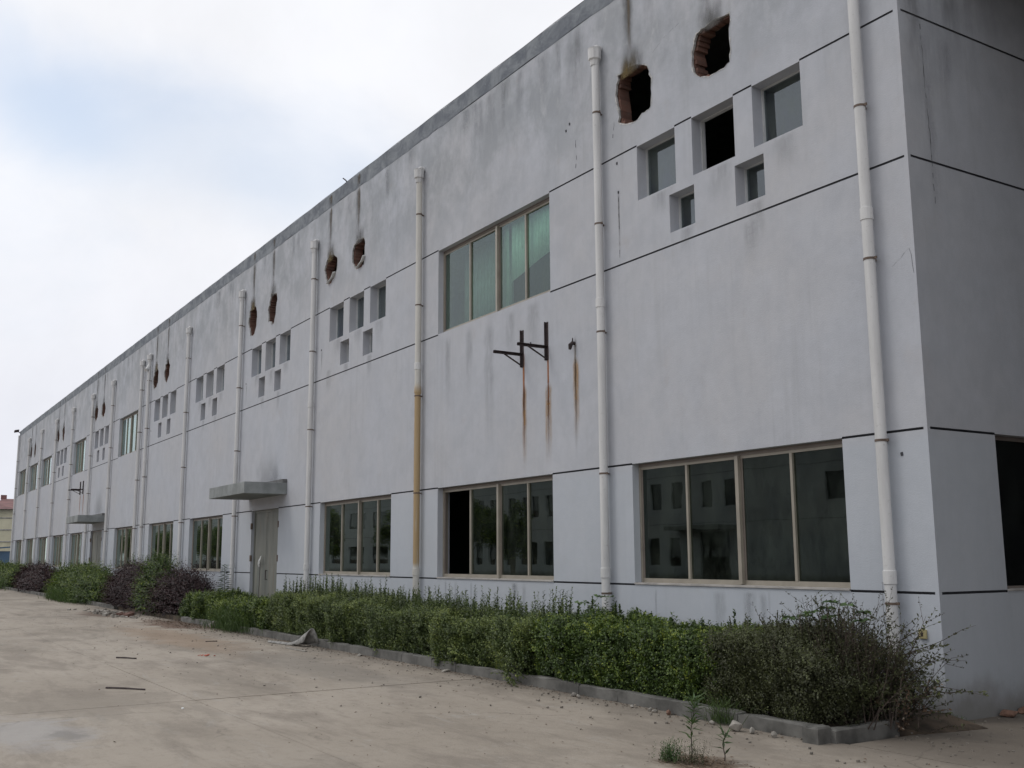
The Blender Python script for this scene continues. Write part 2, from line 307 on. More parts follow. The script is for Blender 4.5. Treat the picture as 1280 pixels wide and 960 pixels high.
# ------------------------------------------------------------------ object helpers
def tag(o, label=None, cat=None, group=None, kind=None):
    if label: o['label'] = label
    if cat: o['category'] = cat
    if group: o['group'] = group
    if kind: o['kind'] = kind
    return o
def empty(name, loc=(0, 0, 0)):
    o = bpy.data.objects.new(name, None); o.empty_display_size = 0.3; COL.objects.link(o)
    o.matrix_world = Matrix.Translation(loc); return o
def link(name, me, mats, parent=None, smooth=False):
    if not isinstance(mats, (list, tuple)): mats = [mats]
    for m in mats: me.materials.append(m)
    o = bpy.data.objects.new(name, me); COL.objects.link(o)
    if parent is not None:
        o.parent = parent
        pl = Vector((0, 0, 0)); q = parent
        while q is not None: pl += Vector(q.location); q = q.parent
        o.location = -pl
    if smooth:
        for p in me.polygons: p.use_smooth = True
    return o
class MB:
    """collects faces in world coordinates"""
    def __init__(s): s.v = []; s.f = []; s.m = []; s.uv = {}
    def add(s, vs, fs, mi=0):
        b = len(s.v); s.v += [tuple(v) for v in vs]
        for f in fs: s.f.append(tuple(b+i for i in f)); s.m.append(mi)
    def quad(s, a, b, c, d, mi=0): s.add([a, b, c, d], [(0, 1, 2, 3)], mi)
    def box(s, x0, x1, y0, y1, z0, z1, mi=0):
        s.add([(x0,y0,z0),(x1,y0,z0),(x1,y1,z0),(x0,y1,z0),(x0,y0,z1),(x1,y0,z1),(x1,y1,z1),(x0,y1,z1)],
              [(0,3,2,1),(4,5,6,7),(0,1,5,4),(1,2,6,5),(2,3,7,6),(3,0,4,7)], mi)
    def obox(s, c, ax, ay, az, mi=0):
        c, ax, ay, az = Vector(c), Vector(ax), Vector(ay), Vector(az)
        vs = [c+i*ax+j*ay+k*az for k in (-1, 1) for (i, j) in ((-1,-1),(1,-1),(1,1),(-1,1))]
        s.add(vs, [(0,3,2,1),(4,5,6,7),(0,1,5,4),(1,2,6,5),(2,3,7,6),(3,0,4,7)], mi)
    def bar(s, a, b, w, h=None, mi=0, up=(0, 0, 1)):
        a, b = Vector(a), Vector(b); d = (b-a); L = d.length; d.normalize()
        u = Vector(up)
        if abs(d.dot(u)) > 0.95: u = Vector((1, 0, 0))
        sx = d.cross(u).normalized(); sy = sx.cross(d).normalized(); h = h or w
        s.obox((a+b)/2, d*L/2, sx*w/2, sy*h/2, mi)
    def tube(s, pts, rad, n=8, mi=0, cap=True):
        pts = [Vector(p) for p in pts]; rings = []
        if not hasattr(rad, '__len__'): rad = [rad]*len(pts)
        ref = None
        for i, p in enumerate(pts):
            d = (pts[min(i+1, len(pts)-1)] - pts[max(i-1, 0)]).normalized()
            if ref is None: ref = Vector((1, 0, 0)) if abs(d.x) < 0.9 else Vector((0, 1, 0))
            a = (ref - d*ref.dot(d)).normalized(); b = d.cross(a); ref = a
            rings.append([p + (a*math.cos(2*math.pi*k/n) + b*math.sin(2*math.pi*k/n))*rad[i] for k in range(n)])
        vs = [v for r in rings for v in r]; fs = []
        for i in range(len(pts)-1):
            for k in range(n):
                k2 = (k+1) % n; fs.append((i*n+k, i*n+k2, (i+1)*n+k2, (i+1)*n+k))
        if cap: fs.append(tuple(range(n))[::-1]); fs.append(tuple((len(pts)-1)*n+k for k in range(n)))
        s.add(vs, fs, mi)
    def mesh(s, name):
        me = bpy.data.meshes.new(name); me.from_pydata(s.v, [], s.f)
        me.polygons.foreach_set('material_index', s.m); me.update(); return me
    def build(s, name, mats, parent=None, smooth=False): return link(name, s.mesh(name), mats, parent, smooth)
def bevel(o, w=0.01, seg=2):
    md = o.modifiers.new('bevel', 'BEVEL'); md.width = w; md.segments = seg; md.limit_method = 'ANGLE'; return o

# ------------------------------------------------------------------ ground, yard slabs, kerb
g = MB(); nx, ny = 40, 40
g.box(-900, 500, -700, 700, -0.6, -0.03)
tag(g.build('ground', M['dirt']), kind='structure')
yard = empty('yard'); tag(yard, kind='structure')
xs = [-75.8+5*i for i in range(18)]
rows = [(-1.70, -5.60), (-5.60, -9.6), (-9.6, -13.6), (-13.6, -17.6), (-17.6, -21.6), (-21.6, -25.6), (-25.6, -29.6), (-29.6, -33.6)]
for ri, (ya, yb) in enumerate(rows):
    for i in range(len(xs)-1):
        j = 0.006 if ri > 0 else 0.007
        x0, x1 = xs[i], xs[i+1]
        dz = random.uniform(-0.004, 0.003)
        s_ = MB(); s_.box(x0+.002, x1-.002, yb+j*.7, ya-j*.7, -0.12, dz)
        s_.build('slab', M['slab'], yard)
for (x0, x1, ya, yb) in ((0.25, 4.2, -1.70, 0.0), (4.2, 9.2, -1.70, 3.3), (0.0, 4.2, 0.0, 3.3), (0.0, 4.2, 3.3, 8.0), (4.2, 9.2, 3.3, 8.0)):
    s_ = MB(); s_.box(x0+0.005, x1-0.005, min(ya, yb)+0.005, max(ya, yb)-0.005, -0.12, random.uniform(-0.003, 0.002)); s_.build('slab', M['slab'], yard)
so_ = MB()
so_.box(-140, 0.0, -1.60, 0.05, -0.1, 0.085)
so_.add([(0.0, -0.95, .084), (0.0, 0.0, .084), (0.42, 0.0, .004), (0.30, -0.75, .004), (0.0, -0.95, -.05), (0.0, 0.0, -.05), (0.42, 0.0, -.05), (0.30, -0.75, -.05)], [(0, 3, 2, 1), (0, 4, 7, 3), (3, 7, 6, 2), (2, 6, 5, 1)])
tag(so_.build('planting_soil', M['soil']), kind='structure')
kerb = empty('kerb', (-9, -1.62, 0)); tag(kerb, kind='structure')
def kerb_stone(x0, x1, y0, y1, h, tilt=0.0, rz=0.0):
    bm = bmesh.new(); bmesh.ops.create_cube(bm, size=1)
    bmesh.ops.subdivide_edges(bm, edges=[e for e in bm.edges if abs(e.verts[0].co.x-e.verts[1].co.x) > 0.5], cuts=3)
    bmesh.ops.bevel(bm, geom=[e for e in bm.edges if all(v.co.z > 0.4 for v in e.verts) and len(e.link_faces) == 2 and abs(e.link_faces[0].normal.dot(e.link_faces[1].normal)) < 0.5], offset=0.06, segments=1, affect='EDGES', clamp_overlap=True)
    cx, cy = (x0+x1)/2, (y0+y1)/2
    for v in bm.verts:
        x, y, z = v.co.x*(x1-x0), v.co.y*(y1-y0), (v.co.z+0.5)*(h+0.1)-0.1
        z += tilt*x
        if v.co.z > 0.3: x += random.uniform(-.006, .006); y += random.uniform(-.010, .010); z += random.uniform(-.010, .006)
        c, s2 = math.cos(rz), math.sin(rz)
        v.co = (cx+x*c-y*s2, cy+x*s2+y*c, z)
    me = bpy.data.meshes.new('kerb_stone'); bm.to_mesh(me); bm.free()
    return link('kerb_stone', me, M['kerb'], kerb)
x = 0.02; n_ = 0
while x > -21:
    L = random.choice((0.99, 0.99, 0.74, 1.1)); yk = -1.70 if x < -1.2 else -1.80
    if x > -13.6 or x < -14.5 or True:
        kerb_stone(x-L+0.006, x-0.006, yk-0.02, yk+0.10, 0.135+random.uniform(-0.015, 0.015), random.uniform(-.01, .01), random.uniform(-.008, .008))
    x -= L
x = -29.5
while x > -72:
    kerb_stone(x-0.99, x-0.01, -1.72, -1.60, 0.12, random.uniform(-.01, .01), random.uniform(-.006, .006)); x -= 1.0
kerb_stone(-0.05, 0.12, -1.95, -1.77, 0.14, 0, 0.05)             # corner block
for k in range(1):                                              # short return towards the wall
    o = kerb_stone(-0.50, 0.42, -0.06, 0.06, 0.115, 0.0, 0)
    o.data.transform(Matrix.Translation((0.08, -1.28, 0.0)) @ Matrix.Rotation(math.pi/2+0.05, 4, 'Z'))

# ------------------------------------------------------------------ factory building
FX0 = -71.1; TOP = 10.24; DEPTH = 26.0
WX = dict(lo=[(-4.74, -1.08), (-10.47, -6.70), (-16.23, -12.45), (-27.32, -23.77), (-32.76, -29.33), (-38.68, -35.40),
              (-49.16, -45.85), (-54.53, -51.04), (-59.74, -56.23), (-64.61, -61.52), (-69.63, -66.59)],
          up=[(-10.49, -6.70), (-38.83, -35.47), (-49.46, -46.26), (-60.0, -56.57), (-65.12, -61.76), (-70.01, -66.80)],
          door=[(-21.13, -19.03), (-43.77, -41.28)])
CL = [-2.93, -14.38, -20.07, -25.72, -31.28, -42.55, -53.15]
CLH = [0, 1, 2, 4, 5, 6]
small = []
for c in CL:
    small.append((c-1.53, c-0.71, 6.59, 7.395)); small.append((c-0.37, c+0.42, 6.59, 7.395)); small.append((c+0.75, c+1.54, 6.59, 7.395))
    small.append((c-0.86, c-0.36, 5.93, 6.465)); small.append((c+0.40, c+0.90, 5.93, 6.465))
H1 = [(-4.85, 8.64), (-4.67, 8.65), (-4.51, 8.67), (-4.3, 8.6), (-4.17, 8.5), (-4.13, 8.37), (-4.09, 8.23), (-4.1, 8.07), (-4.12, 7.88), (-4.21, 7.86), (-4.33, 7.85), (-4.43, 7.79), (-4.58, 7.8), (-4.77, 7.85), (-4.86, 7.93), (-4.84, 8.05), (-4.88, 8.19), (-4.92, 8.36), (-4.88, 8.51)]
H2 = [(-3.2, 8.4), (-3.14, 8.53), (-3.04, 8.56), (-2.92, 8.56), (-2.78, 8.57), (-2.65, 8.57), (-2.51, 8.53), (-2.49, 8.44), (-2.53, 8.32), (-2.54, 8.18), (-2.52, 8.03), (-2.55, 7.89), (-2.64, 7.84), (-2.79, 7.83), (-2.94, 7.84), (-3.1, 7.9), (-3.22, 8.02), (-3.26, 8.15), (-3.24, 8.3)]
H3 = [(-16.2, 8.59), (-16.02, 8.69), (-15.74, 8.66), (-15.53, 8.52), (-15.54, 8.3), (-15.67, 8.11), (-15.89, 8.02), (-16.07, 8.01), (-16.22, 8.17), (-16.33, 8.42)]
H4 = [(-14.56, 8.59), (-14.31, 8.64), (-14.02, 8.63), (-13.96, 8.47), (-13.99, 8.2), (-14.01, 8.01), (-14.19, 7.96), (-14.44, 8.0), (-14.62, 8.18), (-14.67, 8.44)]
def jag(poly, n=2, a=0.018, seed=1):
    rr = random.Random(seed); o = []
    for i in range(len(poly)):
        p, q = Vector(poly[i]), Vector(poly[(i+1) % len(poly)])
        for k in range(n):
            v = p.lerp(q, k/n); o.append((v.x+rr.uniform(-a, a), v.y+rr.uniform(-a, a)))
    return o
holes = [jag(H1, 2, .016, 1), jag(H2, 2, .014, 2), jag(H3, 3, .018, 3), jag(H4, 3, .018, 4)]
rr = random.Random(5)
for c in (-20.07, -31.28, -42.55, -53.15, -63.44):
    for dx in (-1.57, 0.07):
        pl = []
        for k in range(16):
            a = -2*math.pi*k/16; r = (1 + rr.uniform(-.20, .10))*(1+.08*math.sin(2*a+c))
            pl.append((c+dx+0.39*r*math.cos(a), 8.26+0.42*r*math.sin(a)))
        holes.append(jag(pl, 2, .015, 9))
def hrect(h, m=0.22):
    return (min(p[0] for p in h)-m, max(p[0] for p in h)+m, min(p[1] for p in h)-m, max(p[1] for p in h)+m)
def grow(h, f):
    c = Vector((sum(p[0] for p in h)/len(h), sum(p[1] for p in h)/len(h)))
    return [tuple(c+(Vector(p)-c)*f) for p in h]
WZ0, WZ1, J2, J3, GH = 1.22, 2.86, 5.75, 7.41, 0.013
openings = [(a, b, WZ0, WZ1) for a, b in WX['lo']] + [(a, b, J2+GH, J3-GH) for a, b in WX['up']] + [(a, b, 0.0, WZ1) for a, b in WX['door']] + small
def complement(lo, hi, cuts):
    cuts = sorted(cuts); o = []; x = lo
    for a, b in cuts:
        if a > x: o.append((x, a))
        x = max(x, b)
    if x < hi: o.append((x, hi))
    return o
lo_all = WX['lo'] + WX['door']
grooves = [(a, b, WZ0) for a, b in complement(FX0, -0.045, [(p-0.0, q+0.0) for p, q in lo_all])] + [(a, b, WZ1) for a, b in complement(FX0, -0.045, lo_all)]
grooves += [(a, b, J2) for a, b in complement(FX0, -0.045, WX['up'])]
grooves += [(a, b, J3) for a, b in complement(FX0, -0.06, WX['up'] + [(s_[0], s_[1]) for s_ in small if s_[3] > 7])]

def wall_sheet(mb, ucuts_range, zr, openings, grooves, holes, P, mw=0, mg=1, gd=0.014):
    """P(u, z, d) -> point; d is depth into the wall"""
    us = {ucuts_range[0], ucuts_range[1]}; zs = {zr[0], zr[1]}
    for a, b, c, d in openings: us |= {a, b}; zs |= {c, d}
    for a, b, zc in grooves: us |= {a, b}; zs |= {zc-GH, zc+GH}
    hr = [hrect(h) for h in holes]
    for a, b, c, d in hr: us |= {a, b}; zs |= {c, d}
    us = sorted(x for x in us if ucuts_range[0] <= x <= ucuts_range[1]); zs = sorted(x for x in zs if zr[0] <= x <= zr[1])
    f = lambda L: [L[0]] + [b for a, b in zip(L, L[1:]) if b-a > 1e-5]
    us, zs = f(us), f(zs)
    for i in range(len(us)-1):
        u0, u1 = us[i], us[i+1]; um = (u0+u1)/2
        for k in range(len(zs)-1):
            z0, z1 = zs[k], zs[k+1]; zm = (z0+z1)/2
            if any(a < um < b and c < zm < d for a, b, c, d in openings): continue
            if any(a < um < b and c < zm < d for a, b, c, d in hr): continue
            if any(a < um < b and abs(zm-zc) < GH for a, b, zc in grooves):
                mb.quad(P(u0,z0,gd), P(u1,z0,gd), P(u1,z1,gd), P(u0,z1,gd), mg)
                mb.quad(P(u0,z0,0), P(u1,z0,0), P(u1,z0,gd), P(u0,z0,gd), mg)
                mb.quad(P(u0,z1,gd), P(u1,z1,gd), P(u1,z1,0), P(u0,z1,0), mg)
                continue
            mb.quad(P(u0,z0,0), P(u1,z0,0), P(u1,z1,0), P(u0,z1,0), mw)
    for a, b, zc in grooves:
        for u in (a, b): mb.quad(P(u,zc-GH,0), P(u,zc-GH,gd), P(u,zc+GH,gd), P(u,zc+GH,0), mg)
    for h, (a, b, c, d) in zip(holes, hr):
        outer = [Vector((a, c, 0)), Vector((b, c, 0)), Vector((b, d, 0)), Vector((a, d, 0))]
        inner = [Vector((p[0], p[1], 0)) for p in h]
        for tri in geometry.tessellate_polygon([outer, inner]):
            al = outer + inner
            mb.add([P(al[i].x, al[i].y, 0) for i in tri], [(0, 1, 2)], mw)
def reveals(mb, openings, P, depth, mi=0):
    for a, b, c, d in openings:
        mb.quad(P(a,c,0), P(a,d,0), P(a,d,depth), P(a,c,depth), mi); mb.quad(P(b,c,0), P(b,c,depth), P(b,d,depth), P(b,d,0), mi)
        mb.quad(P(a,d,0), P(b,d,0), P(b,d,depth), P(a,d,depth), mi); mb.quad(P(a,c,0), P(a,c,depth), P(b,c,depth), P(b,c,0), mi)

fac = empty('factory_building', (-35, 0, 0))
tag(fac, 'long two storey grey rendered factory with rows of windows and knocked out holes', 'factory')
PF = lambda u, z, d: (u, d, z)
mb = MB()
wall_sheet(mb, (FX0, 0.0), (-0.1, 9.9), openings, grooves, holes, PF)
reveals(mb, openings, PF, 0.25)
inner = MB()
wall_sheet(mb, (FX0+.25, -0.25), (-0.1, 9.85), openings, [], [grow(h, 1.12) for h in holes], lambda u, z, d: (u, 0.25+d, z), 2, 2)
mb.build('front_wall', [M['wall'], M['groove'], M['interior']], fac)
# side wall, its dark ground floor opening runs off to the right
PS = lambda u, z, d: (-d, u, z)
mb = MB(); sop = [(1.12, 6.5, WZ0, WZ1), (9.0, 14.5, WZ0, WZ1), (17.0, 22.5, WZ0, WZ1)]
sgr = [(a, b, WZ0) for a, b in complement(0.045, DEPTH, [(o_[0], o_[1]) for o_ in sop])] + [(a, b, WZ1) for a, b in complement(0.045, DEPTH, [(o_[0], o_[1]) for o_ in sop])] + [(0.045, DEPTH, J2), (0.05, DEPTH, J3)]
wall_sheet(mb, (0.0, DEPTH), (-0.1, 9.9), sop, sgr, [], PS)
reveals(mb, sop, PS, 0.25)
wall_sheet(mb, (0.25, DEPTH-.25), (-0.1, 9.85), sop, [], [], lambda u, z, d: (-0.25-d, u, z), 2, 2)
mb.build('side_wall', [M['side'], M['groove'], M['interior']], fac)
mb = MB(); mb.box(FX0, FX0+0.25, 0.25, DEPTH, -0.1, 9.9); mb.box(FX0, 0, DEPTH, DEPTH+0.25, -0.1, 9.9); mb.build('rear_wall', M['wall'], fac)
mb = MB(); mb.box(FX0+0.26, -0.26, 0.26, DEPTH-0.01, 9.55, 9.8); mb.build('roof', M['roof'], fac)
mb = MB(); mb.box(FX0+0.26, -0.26, 0.26, DEPTH-0.01, -0.1, 0.05); mb.build('floor', M['interior'], fac)
mb = MB(); mb.box(FX0+0.26, -0.26, 0.26, 6.0, 4.1, 4.3); mb.box(FX0+0.26, -0.26, 6.0, 6.2, 0.05, 9.55); mb.build('inner_light_stop', M['interior'], fac)  # unseen slab and partition added so the wall openings look dark
# parapet band, a touch proud, with a ragged lower paint line
mb = MB(); n = 240; xs_ = [FX0-0.012 + (0.012+0.012-FX0)*i/n for i in range(n+1)]
zl = [9.9 + random.uniform(-0.025, 0.02) for _ in xs_]
for i in range(n):
    a, b = xs_[i], xs_[i+1]
    mb.quad((a,-0.003,zl[i]), (b,-0.003,zl[i+1]), (b,-0.003,TOP), (a,-0.003,TOP))
    mb.quad((a,-0.003,zl[i]), (a,0.0,zl[i]), (b,0.0,zl[i+1]), (b,-0.003,zl[i+1]))
    mb.quad((a,0.24,9.8), (b,0.24,9.8), (b,0.24,TOP), (a,0.24,TOP)); mb.quad((a,-0.003,TOP), (b,-0.003,TOP), (b,0.24,TOP), (a,0.24,TOP))
mb.quad((FX0-0.012,-0.003,9.9), (FX0-0.012,-0.003,TOP), (FX0-0.012,0.24,TOP), (FX0-0.012,0.24,9.9))
mb.box(-0.23, 0.012, 0.24, DEPTH, 9.9, TOP)
mb.build('parapet', M['parapet'], fac)

# --- holes: plaster rim, ragged masonry, loose bricks
def inside(pt, poly):
    x, y = pt; r = False; j = len(poly)-1
    for i in range(len(poly)):
        xi, yi = poly[i]; xj, yj = poly[j]
        if (yi > y) != (yj > y) and x < (xj-xi)*(y-yi)/(yj-yi)+xi: r = not r
        j = i
    return r
brick_mesh = {}
def brick_me(L):
    if L not in brick_mesh:
        bm = bmesh.new(); bmesh.ops.create_cube(bm, size=1)
        rb = random.Random(int(L*1000))
        bmesh.ops.bevel(bm, geom=list(bm.edges), offset=0.03, segments=1, affect='EDGES')
        for v in bm.verts: v.co = ((v.co.x)*L + rb.uniform(-.003, .003), v.co.y*0.2+rb.uniform(-.008, .008), v.co.z*0.060+rb.uniform(-.002, .002))
        me = bpy.data.meshes.new('brick'); bm.to_mesh(me); bm.free(); me.materials.append(M['brick']); brick_mesh[L] = me
    return brick_mesh[L]
for hi_, h in enumerate(holes):
    g1 = grow(h, 1.07); n = len(h)
    mb = MB()
    for i in range(n):
        j = (i+1) % n; p, q = h[i], h[j]
        mb.quad(PF(p[0], p[1], 0), PF(q[0], q[1], 0), PF(q[0], q[1], .032), PF(p[0], p[1], .032))
        a, b = g1[i], g1[j]
        mb.quad(PF(p[0], p[1], .032), PF(q[0], q[1], .032), PF(b[0], b[1], .033), PF(a[0], a[1], .033))
    rj = random.Random(hi_+40); cxh = sum(p[0] for p in h)/n; czh = sum(p[1] for p in h)/n
    wds = [rj.uniform(.004, .034) if rj.random() < .75 else .002 for _ in range(n)]
    ro = []
    for p, wd_ in zip(h, wds):
        dv_ = Vector((p[0]-cxh, p[1]-czh)).normalized(); ro.append((p[0]+dv_.x*wd_, p[1]+dv_.y*wd_))
    for i in range(n):
        j = (i+1) % n
        mb.quad(PF(h[i][0], h[i][1], -.001), PF(h[j][0], h[j][1], -.001), PF(ro[j][0], ro[j][1], -.0035), PF(ro[i][0], ro[i][1], -.0035))
    mb.build('broken_plaster_rim', M['plaster_edge'], fac)
    mb = MB(); g2 = grow(h, 1.12)
    for i in range(n):
        j = (i+1) % n; a, b = g2[i], g2[j]
        mb.quad(PF(a[0], a[1], .02), PF(b[0], b[1], .02), PF(b[0], b[1], .26), PF(a[0], a[1], .26))
    mb.build('mortar_core', M['mortar'], fac)
    z0, z1 = min(p[1] for p in h), max(p[1] for p in h); joined = MB(); bl_ = []
    def crossing(z):
        xs_c = []
        for i in range(n):
            (xa, za), (xb, zb_) = h[i], h[(i+1) % n]
            if (za > z) != (zb_ > z): xs_c.append(xa+(xb-xa)*(z-za)/(zb_-za))
        return (min(xs_c), max(xs_c)) if xs_c else None
    z = z0 - 0.09; lastc = crossing(z0+.02)
    while z < z1+0.10:
        c_ = crossing(z)
        if c_:
            lastc = c_
            for k_, e_ in ((-1, c_[0]), (1, c_[1])):
                xa = e_ - k_*random.uniform(.0, .045); bl_ += [(xa+k_*.058, z), (xa+k_*.178, z)]
        else:
            e0, e1 = (crossing(z0+.03) if z < z0 else crossing(z1-.03)); x = e0-.05+random.uniform(0, .05)
            while x < e1+.1: bl_.append((x, z)); x += .121
        z += 0.062
    for (cx, cz) in bl_:
        if hi_ < 4:
            o = bpy.data.objects.new('brick', brick_me(0.113)); COL.objects.link(o); o.parent = fac
            o.location = Vector((cx, 0.142+random.uniform(-.008, .008), cz)) - Vector(fac.location); o.rotation_euler = (0, random.uniform(-.03, .03), random.uniform(-.05, .05))
        else: joined.box(cx-.055, cx+.055, 0.04, 0.24, cz-.028, cz+.028)
    if joined.f:
        o = joined.build('broken_brickwork', M['brick'], fac); tag(o, kind='stuff')
# curled white plaster flaps and ringed patches below two of the holes
for (cx, cz) in ((-15.83, 8.05), (-14.12, 8.02)):
    mb = MB(); pts_ = [(cx-0.20, cz-0.03), (cx-0.06, cz+0.015), (cx+0.09, cz+0.06), (cx+0.19, cz+0.16)]
    for (a, b), wd in zip(zip(pts_, pts_[1:]), (0.008, 0.016, 0.022)):
        mb.obox(((a[0]+b[0])/2, -0.03, (a[1]+b[1])/2), ((b[0]-a[0])/2, 0, (b[1]-a[1])/2), (0, 0.035, 0.012), (0.0, -0.004, wd/2))
    mb.build('hanging_plaster_flap', M['white_chip'], fac)

# --- windows
def big_window(x0, x1, z0, z1, mats, y=0.11, detail=True, missing=None, gl='glass', curtain=None, parent=fac):
    fr = MB(); t = 0.035; w_ = x1-x0; mid = x0 + w_*0.53
    e = 0.003; x0 += e; x1 -= e; z0 += e; z1 -= e
    y1 = y+0.09
    fr.box(x0, x1, y, y1, z0, z0+0.035, 0); fr.box(x0, x1, y, y1, z1-0.045, z1, 1)  # dark brown top rail, soffit shadow merged into its colour
    fr.box(x0, x0+.035, y, y1, z0+.035, z1-.045, 0); fr.box(x1-.035, x1, y, y1, z0+.035, z1-.045, 0)
    fr.box(mid-0.028, mid+0.028, y-0.035, y1, z0+.035, z1-.045, 0)
    f = fr.build('window', [mats[0], M['alu_dark']], parent)
    sm = MB()
    for (a, b) in ((x0+t, mid-0.028), (mid+0.028, x1-t)):
        c = (a+b)/2
        sm.box(a, b, y+.012, y+.055, z0+0.035, z0+.080); sm.box(a, b, y+.012, y+.055, z1-.08, z1-.045)
        sm.box(a, a+.035, y+.012, y+.04, z0+.080, z1-.08, 1); sm.box(b-.035, b, y+.028, y+.055, z0+.080, z1-.08, 1)
        sm.box(c-.019, c+.019, y+.006, y+.06, z0+.080, z1-.08)
    sm.build('sash', [mats[0], M['alu_dark']], f)
    k = 0
    for (a, b) in ((x0+t, mid-0.028), (mid+0.028, x1-t)):
        c = (a+b)/2
        for (p, q, yy) in ((a+.035, c-.022, y+.020), (c+.022, b-.035, y+.040)):
            if missing != k:
                pn = MB(); tl = random.uniform(-.004, .004)
                pn.obox(((p+q)/2, yy, (z0+.080+z1-.08)/2), ((q-p)/2+.004, tl*(q-p)/2, 0), (0, .003, 0), (0, 0, (z1-z0-.160)/2+.004))
                pn.build('pane', M[gl], f)
            k += 1
    if z0 < 2:
        sb = MB(); sb.box(x0, x1, -0.018, y-.001, z0-0.0, z0+0.022); sb.build('sill', M['sill'], f)
    return f
for i, (a, b) in enumerate(WX['lo']):
    f = big_window(a, b, WZ0, WZ1, [M['alu']], missing=0 if i == 1 else None)
    if i == 1: tag(f, 'window with its leftmost sash slid open')
CUR = [(-8.53, 7.39), (-6.75, 7.39), (-6.75, 6.56), (-7.25, 6.44), (-7.73, 6.38), (-8.23, 6.32), (-8.37, 7.15)]
for i, (a, b) in enumerate(WX['up']):
    f = big_window(a, b, J2+GH, J3-GH, [M['alu']], gl='glass_up')
    if i == 0:
        def drape(pts, y0, nm):
            mbx = MB(); (xa, za0, za1), (xb, zb0, zb1) = pts; n = 14
            for k in range(n):
                t0, t1 = k/n, (k+1)/n
                def v(t_, top): return (xa+(xb-xa)*t_, y0+(0.008*math.sin(t_*9) if y0 < .4 else .002*math.sin(t_*7)), (za1+(zb1-za1)*t_) if top else (za0+(zb0-za0)*t_))
                mbx.quad(v(t0, 0), v(t1, 0), v(t1, 1), v(t0, 1))
            o = mbx.build(nm, M['curtain'] if y0 < .4 else M['pane_sheen'], f, True)
            sd_ = o.modifiers.new('thick', 'SOLIDIFY'); sd_.thickness = 0.004
        drape(((-8.22, 6.30, 7.38), (-6.70, 6.62, 7.38)), 0.235, 'curtain')
        drape(((-8.50, 5.85, 7.38), (-8.33, 5.90, 7.38)), 0.245, 'curtain')
        drape(((-10.4, 5.80, 7.38), (-8.62, 5.80, 7.38)), 0.52, 'sky_sheen_sheet')  # flat sheet imitating the grey-green sky reflection in the left panes
    else:
        # pale blinds hang behind the far upper windows
        mbx = MB(); n = 20
        for k in range(n):
            t0, t1 = k/n, (k+1)/n; y0 = 0.25
            mbx.quad((a+(b-a)*t0, y0+.02*math.sin(t0*40), J2), (a+(b-a)*t1, y0+.02*math.sin(t1*40), J2), (a+(b-a)*t1, y0+.02*math.sin(t1*40), J3), (a+(b-a)*t0, y0+.02*math.sin(t0*40), J3))
        o = mbx.build('curtain', M['curtain'], f, True); sd_ = o.modifiers.new('thick', 'SOLIDIFY'); sd_.thickness = 0.004
for i, (a, b, z0, z1) in enumerate(small):
    y = 0.165; t = 0.014; e = .002
    fr = MB(); a2, b2, c2, d2 = a+e, b-e, z0+e, z1-e
    fr.box(a2, b2, y, y+.06, c2, c2+t); fr.box(a2, b2, y, y+.06, d2-t, d2); fr.box(a2, a2+t, y, y+.06, c2+t, d2-t); fr.box(b2-t, b2, y, y+.06, c2+t, d2-t)
    f = fr.build('window', M['whiteframe'], fac)
    if i == 1: tag(f, 'small window with its glass missing'); continue
    pn = MB(); tl = random.uniform(-.006, .006)
    pn.obox(((a+b)/2, y+.035, (z0+z1)/2), ((b-a)/2-t, tl, 0), (0, .003, 0), (0, tl*0.5, (z1-z0)/2-t)); pn.build('pane', M['glass_small'], f)
for (a, b, z0, z1) in sop[:1]:
    fr = MB(); t = .045
    fr.box(-.16, -.10, a+.003, b, z0+.003, z0+t); fr.box(-.16, -.10, a+.003, b, z1-t, z1-.003); fr.box(-.16, -.10, a+.003, a+t, z0+t, z1-t)
    for k in (1, 2, 3): fr.box(-.16, -.10, a+(b-a)*k/4-.02, a+(b-a)*k/4+.02, z0+t, z1-t)
    f = fr.build('window', M['alu_dark'], fac); tag(f, 'dark window in the side wall')
    sb = MB(); sb.box(-.12, .015, a, b, z0+.001, z0+.02); sb.build('sill', M['sill'], f)
    for k in range(4):
        pn = MB(); u0, u1 = a+(b-a)*k/4+.02, a+(b-a)*(k+1)/4-.02; pn.box(-.135, -.129, u0, u1, z0+t, z1-t); pn.build('pane', M['glass_side'], f)

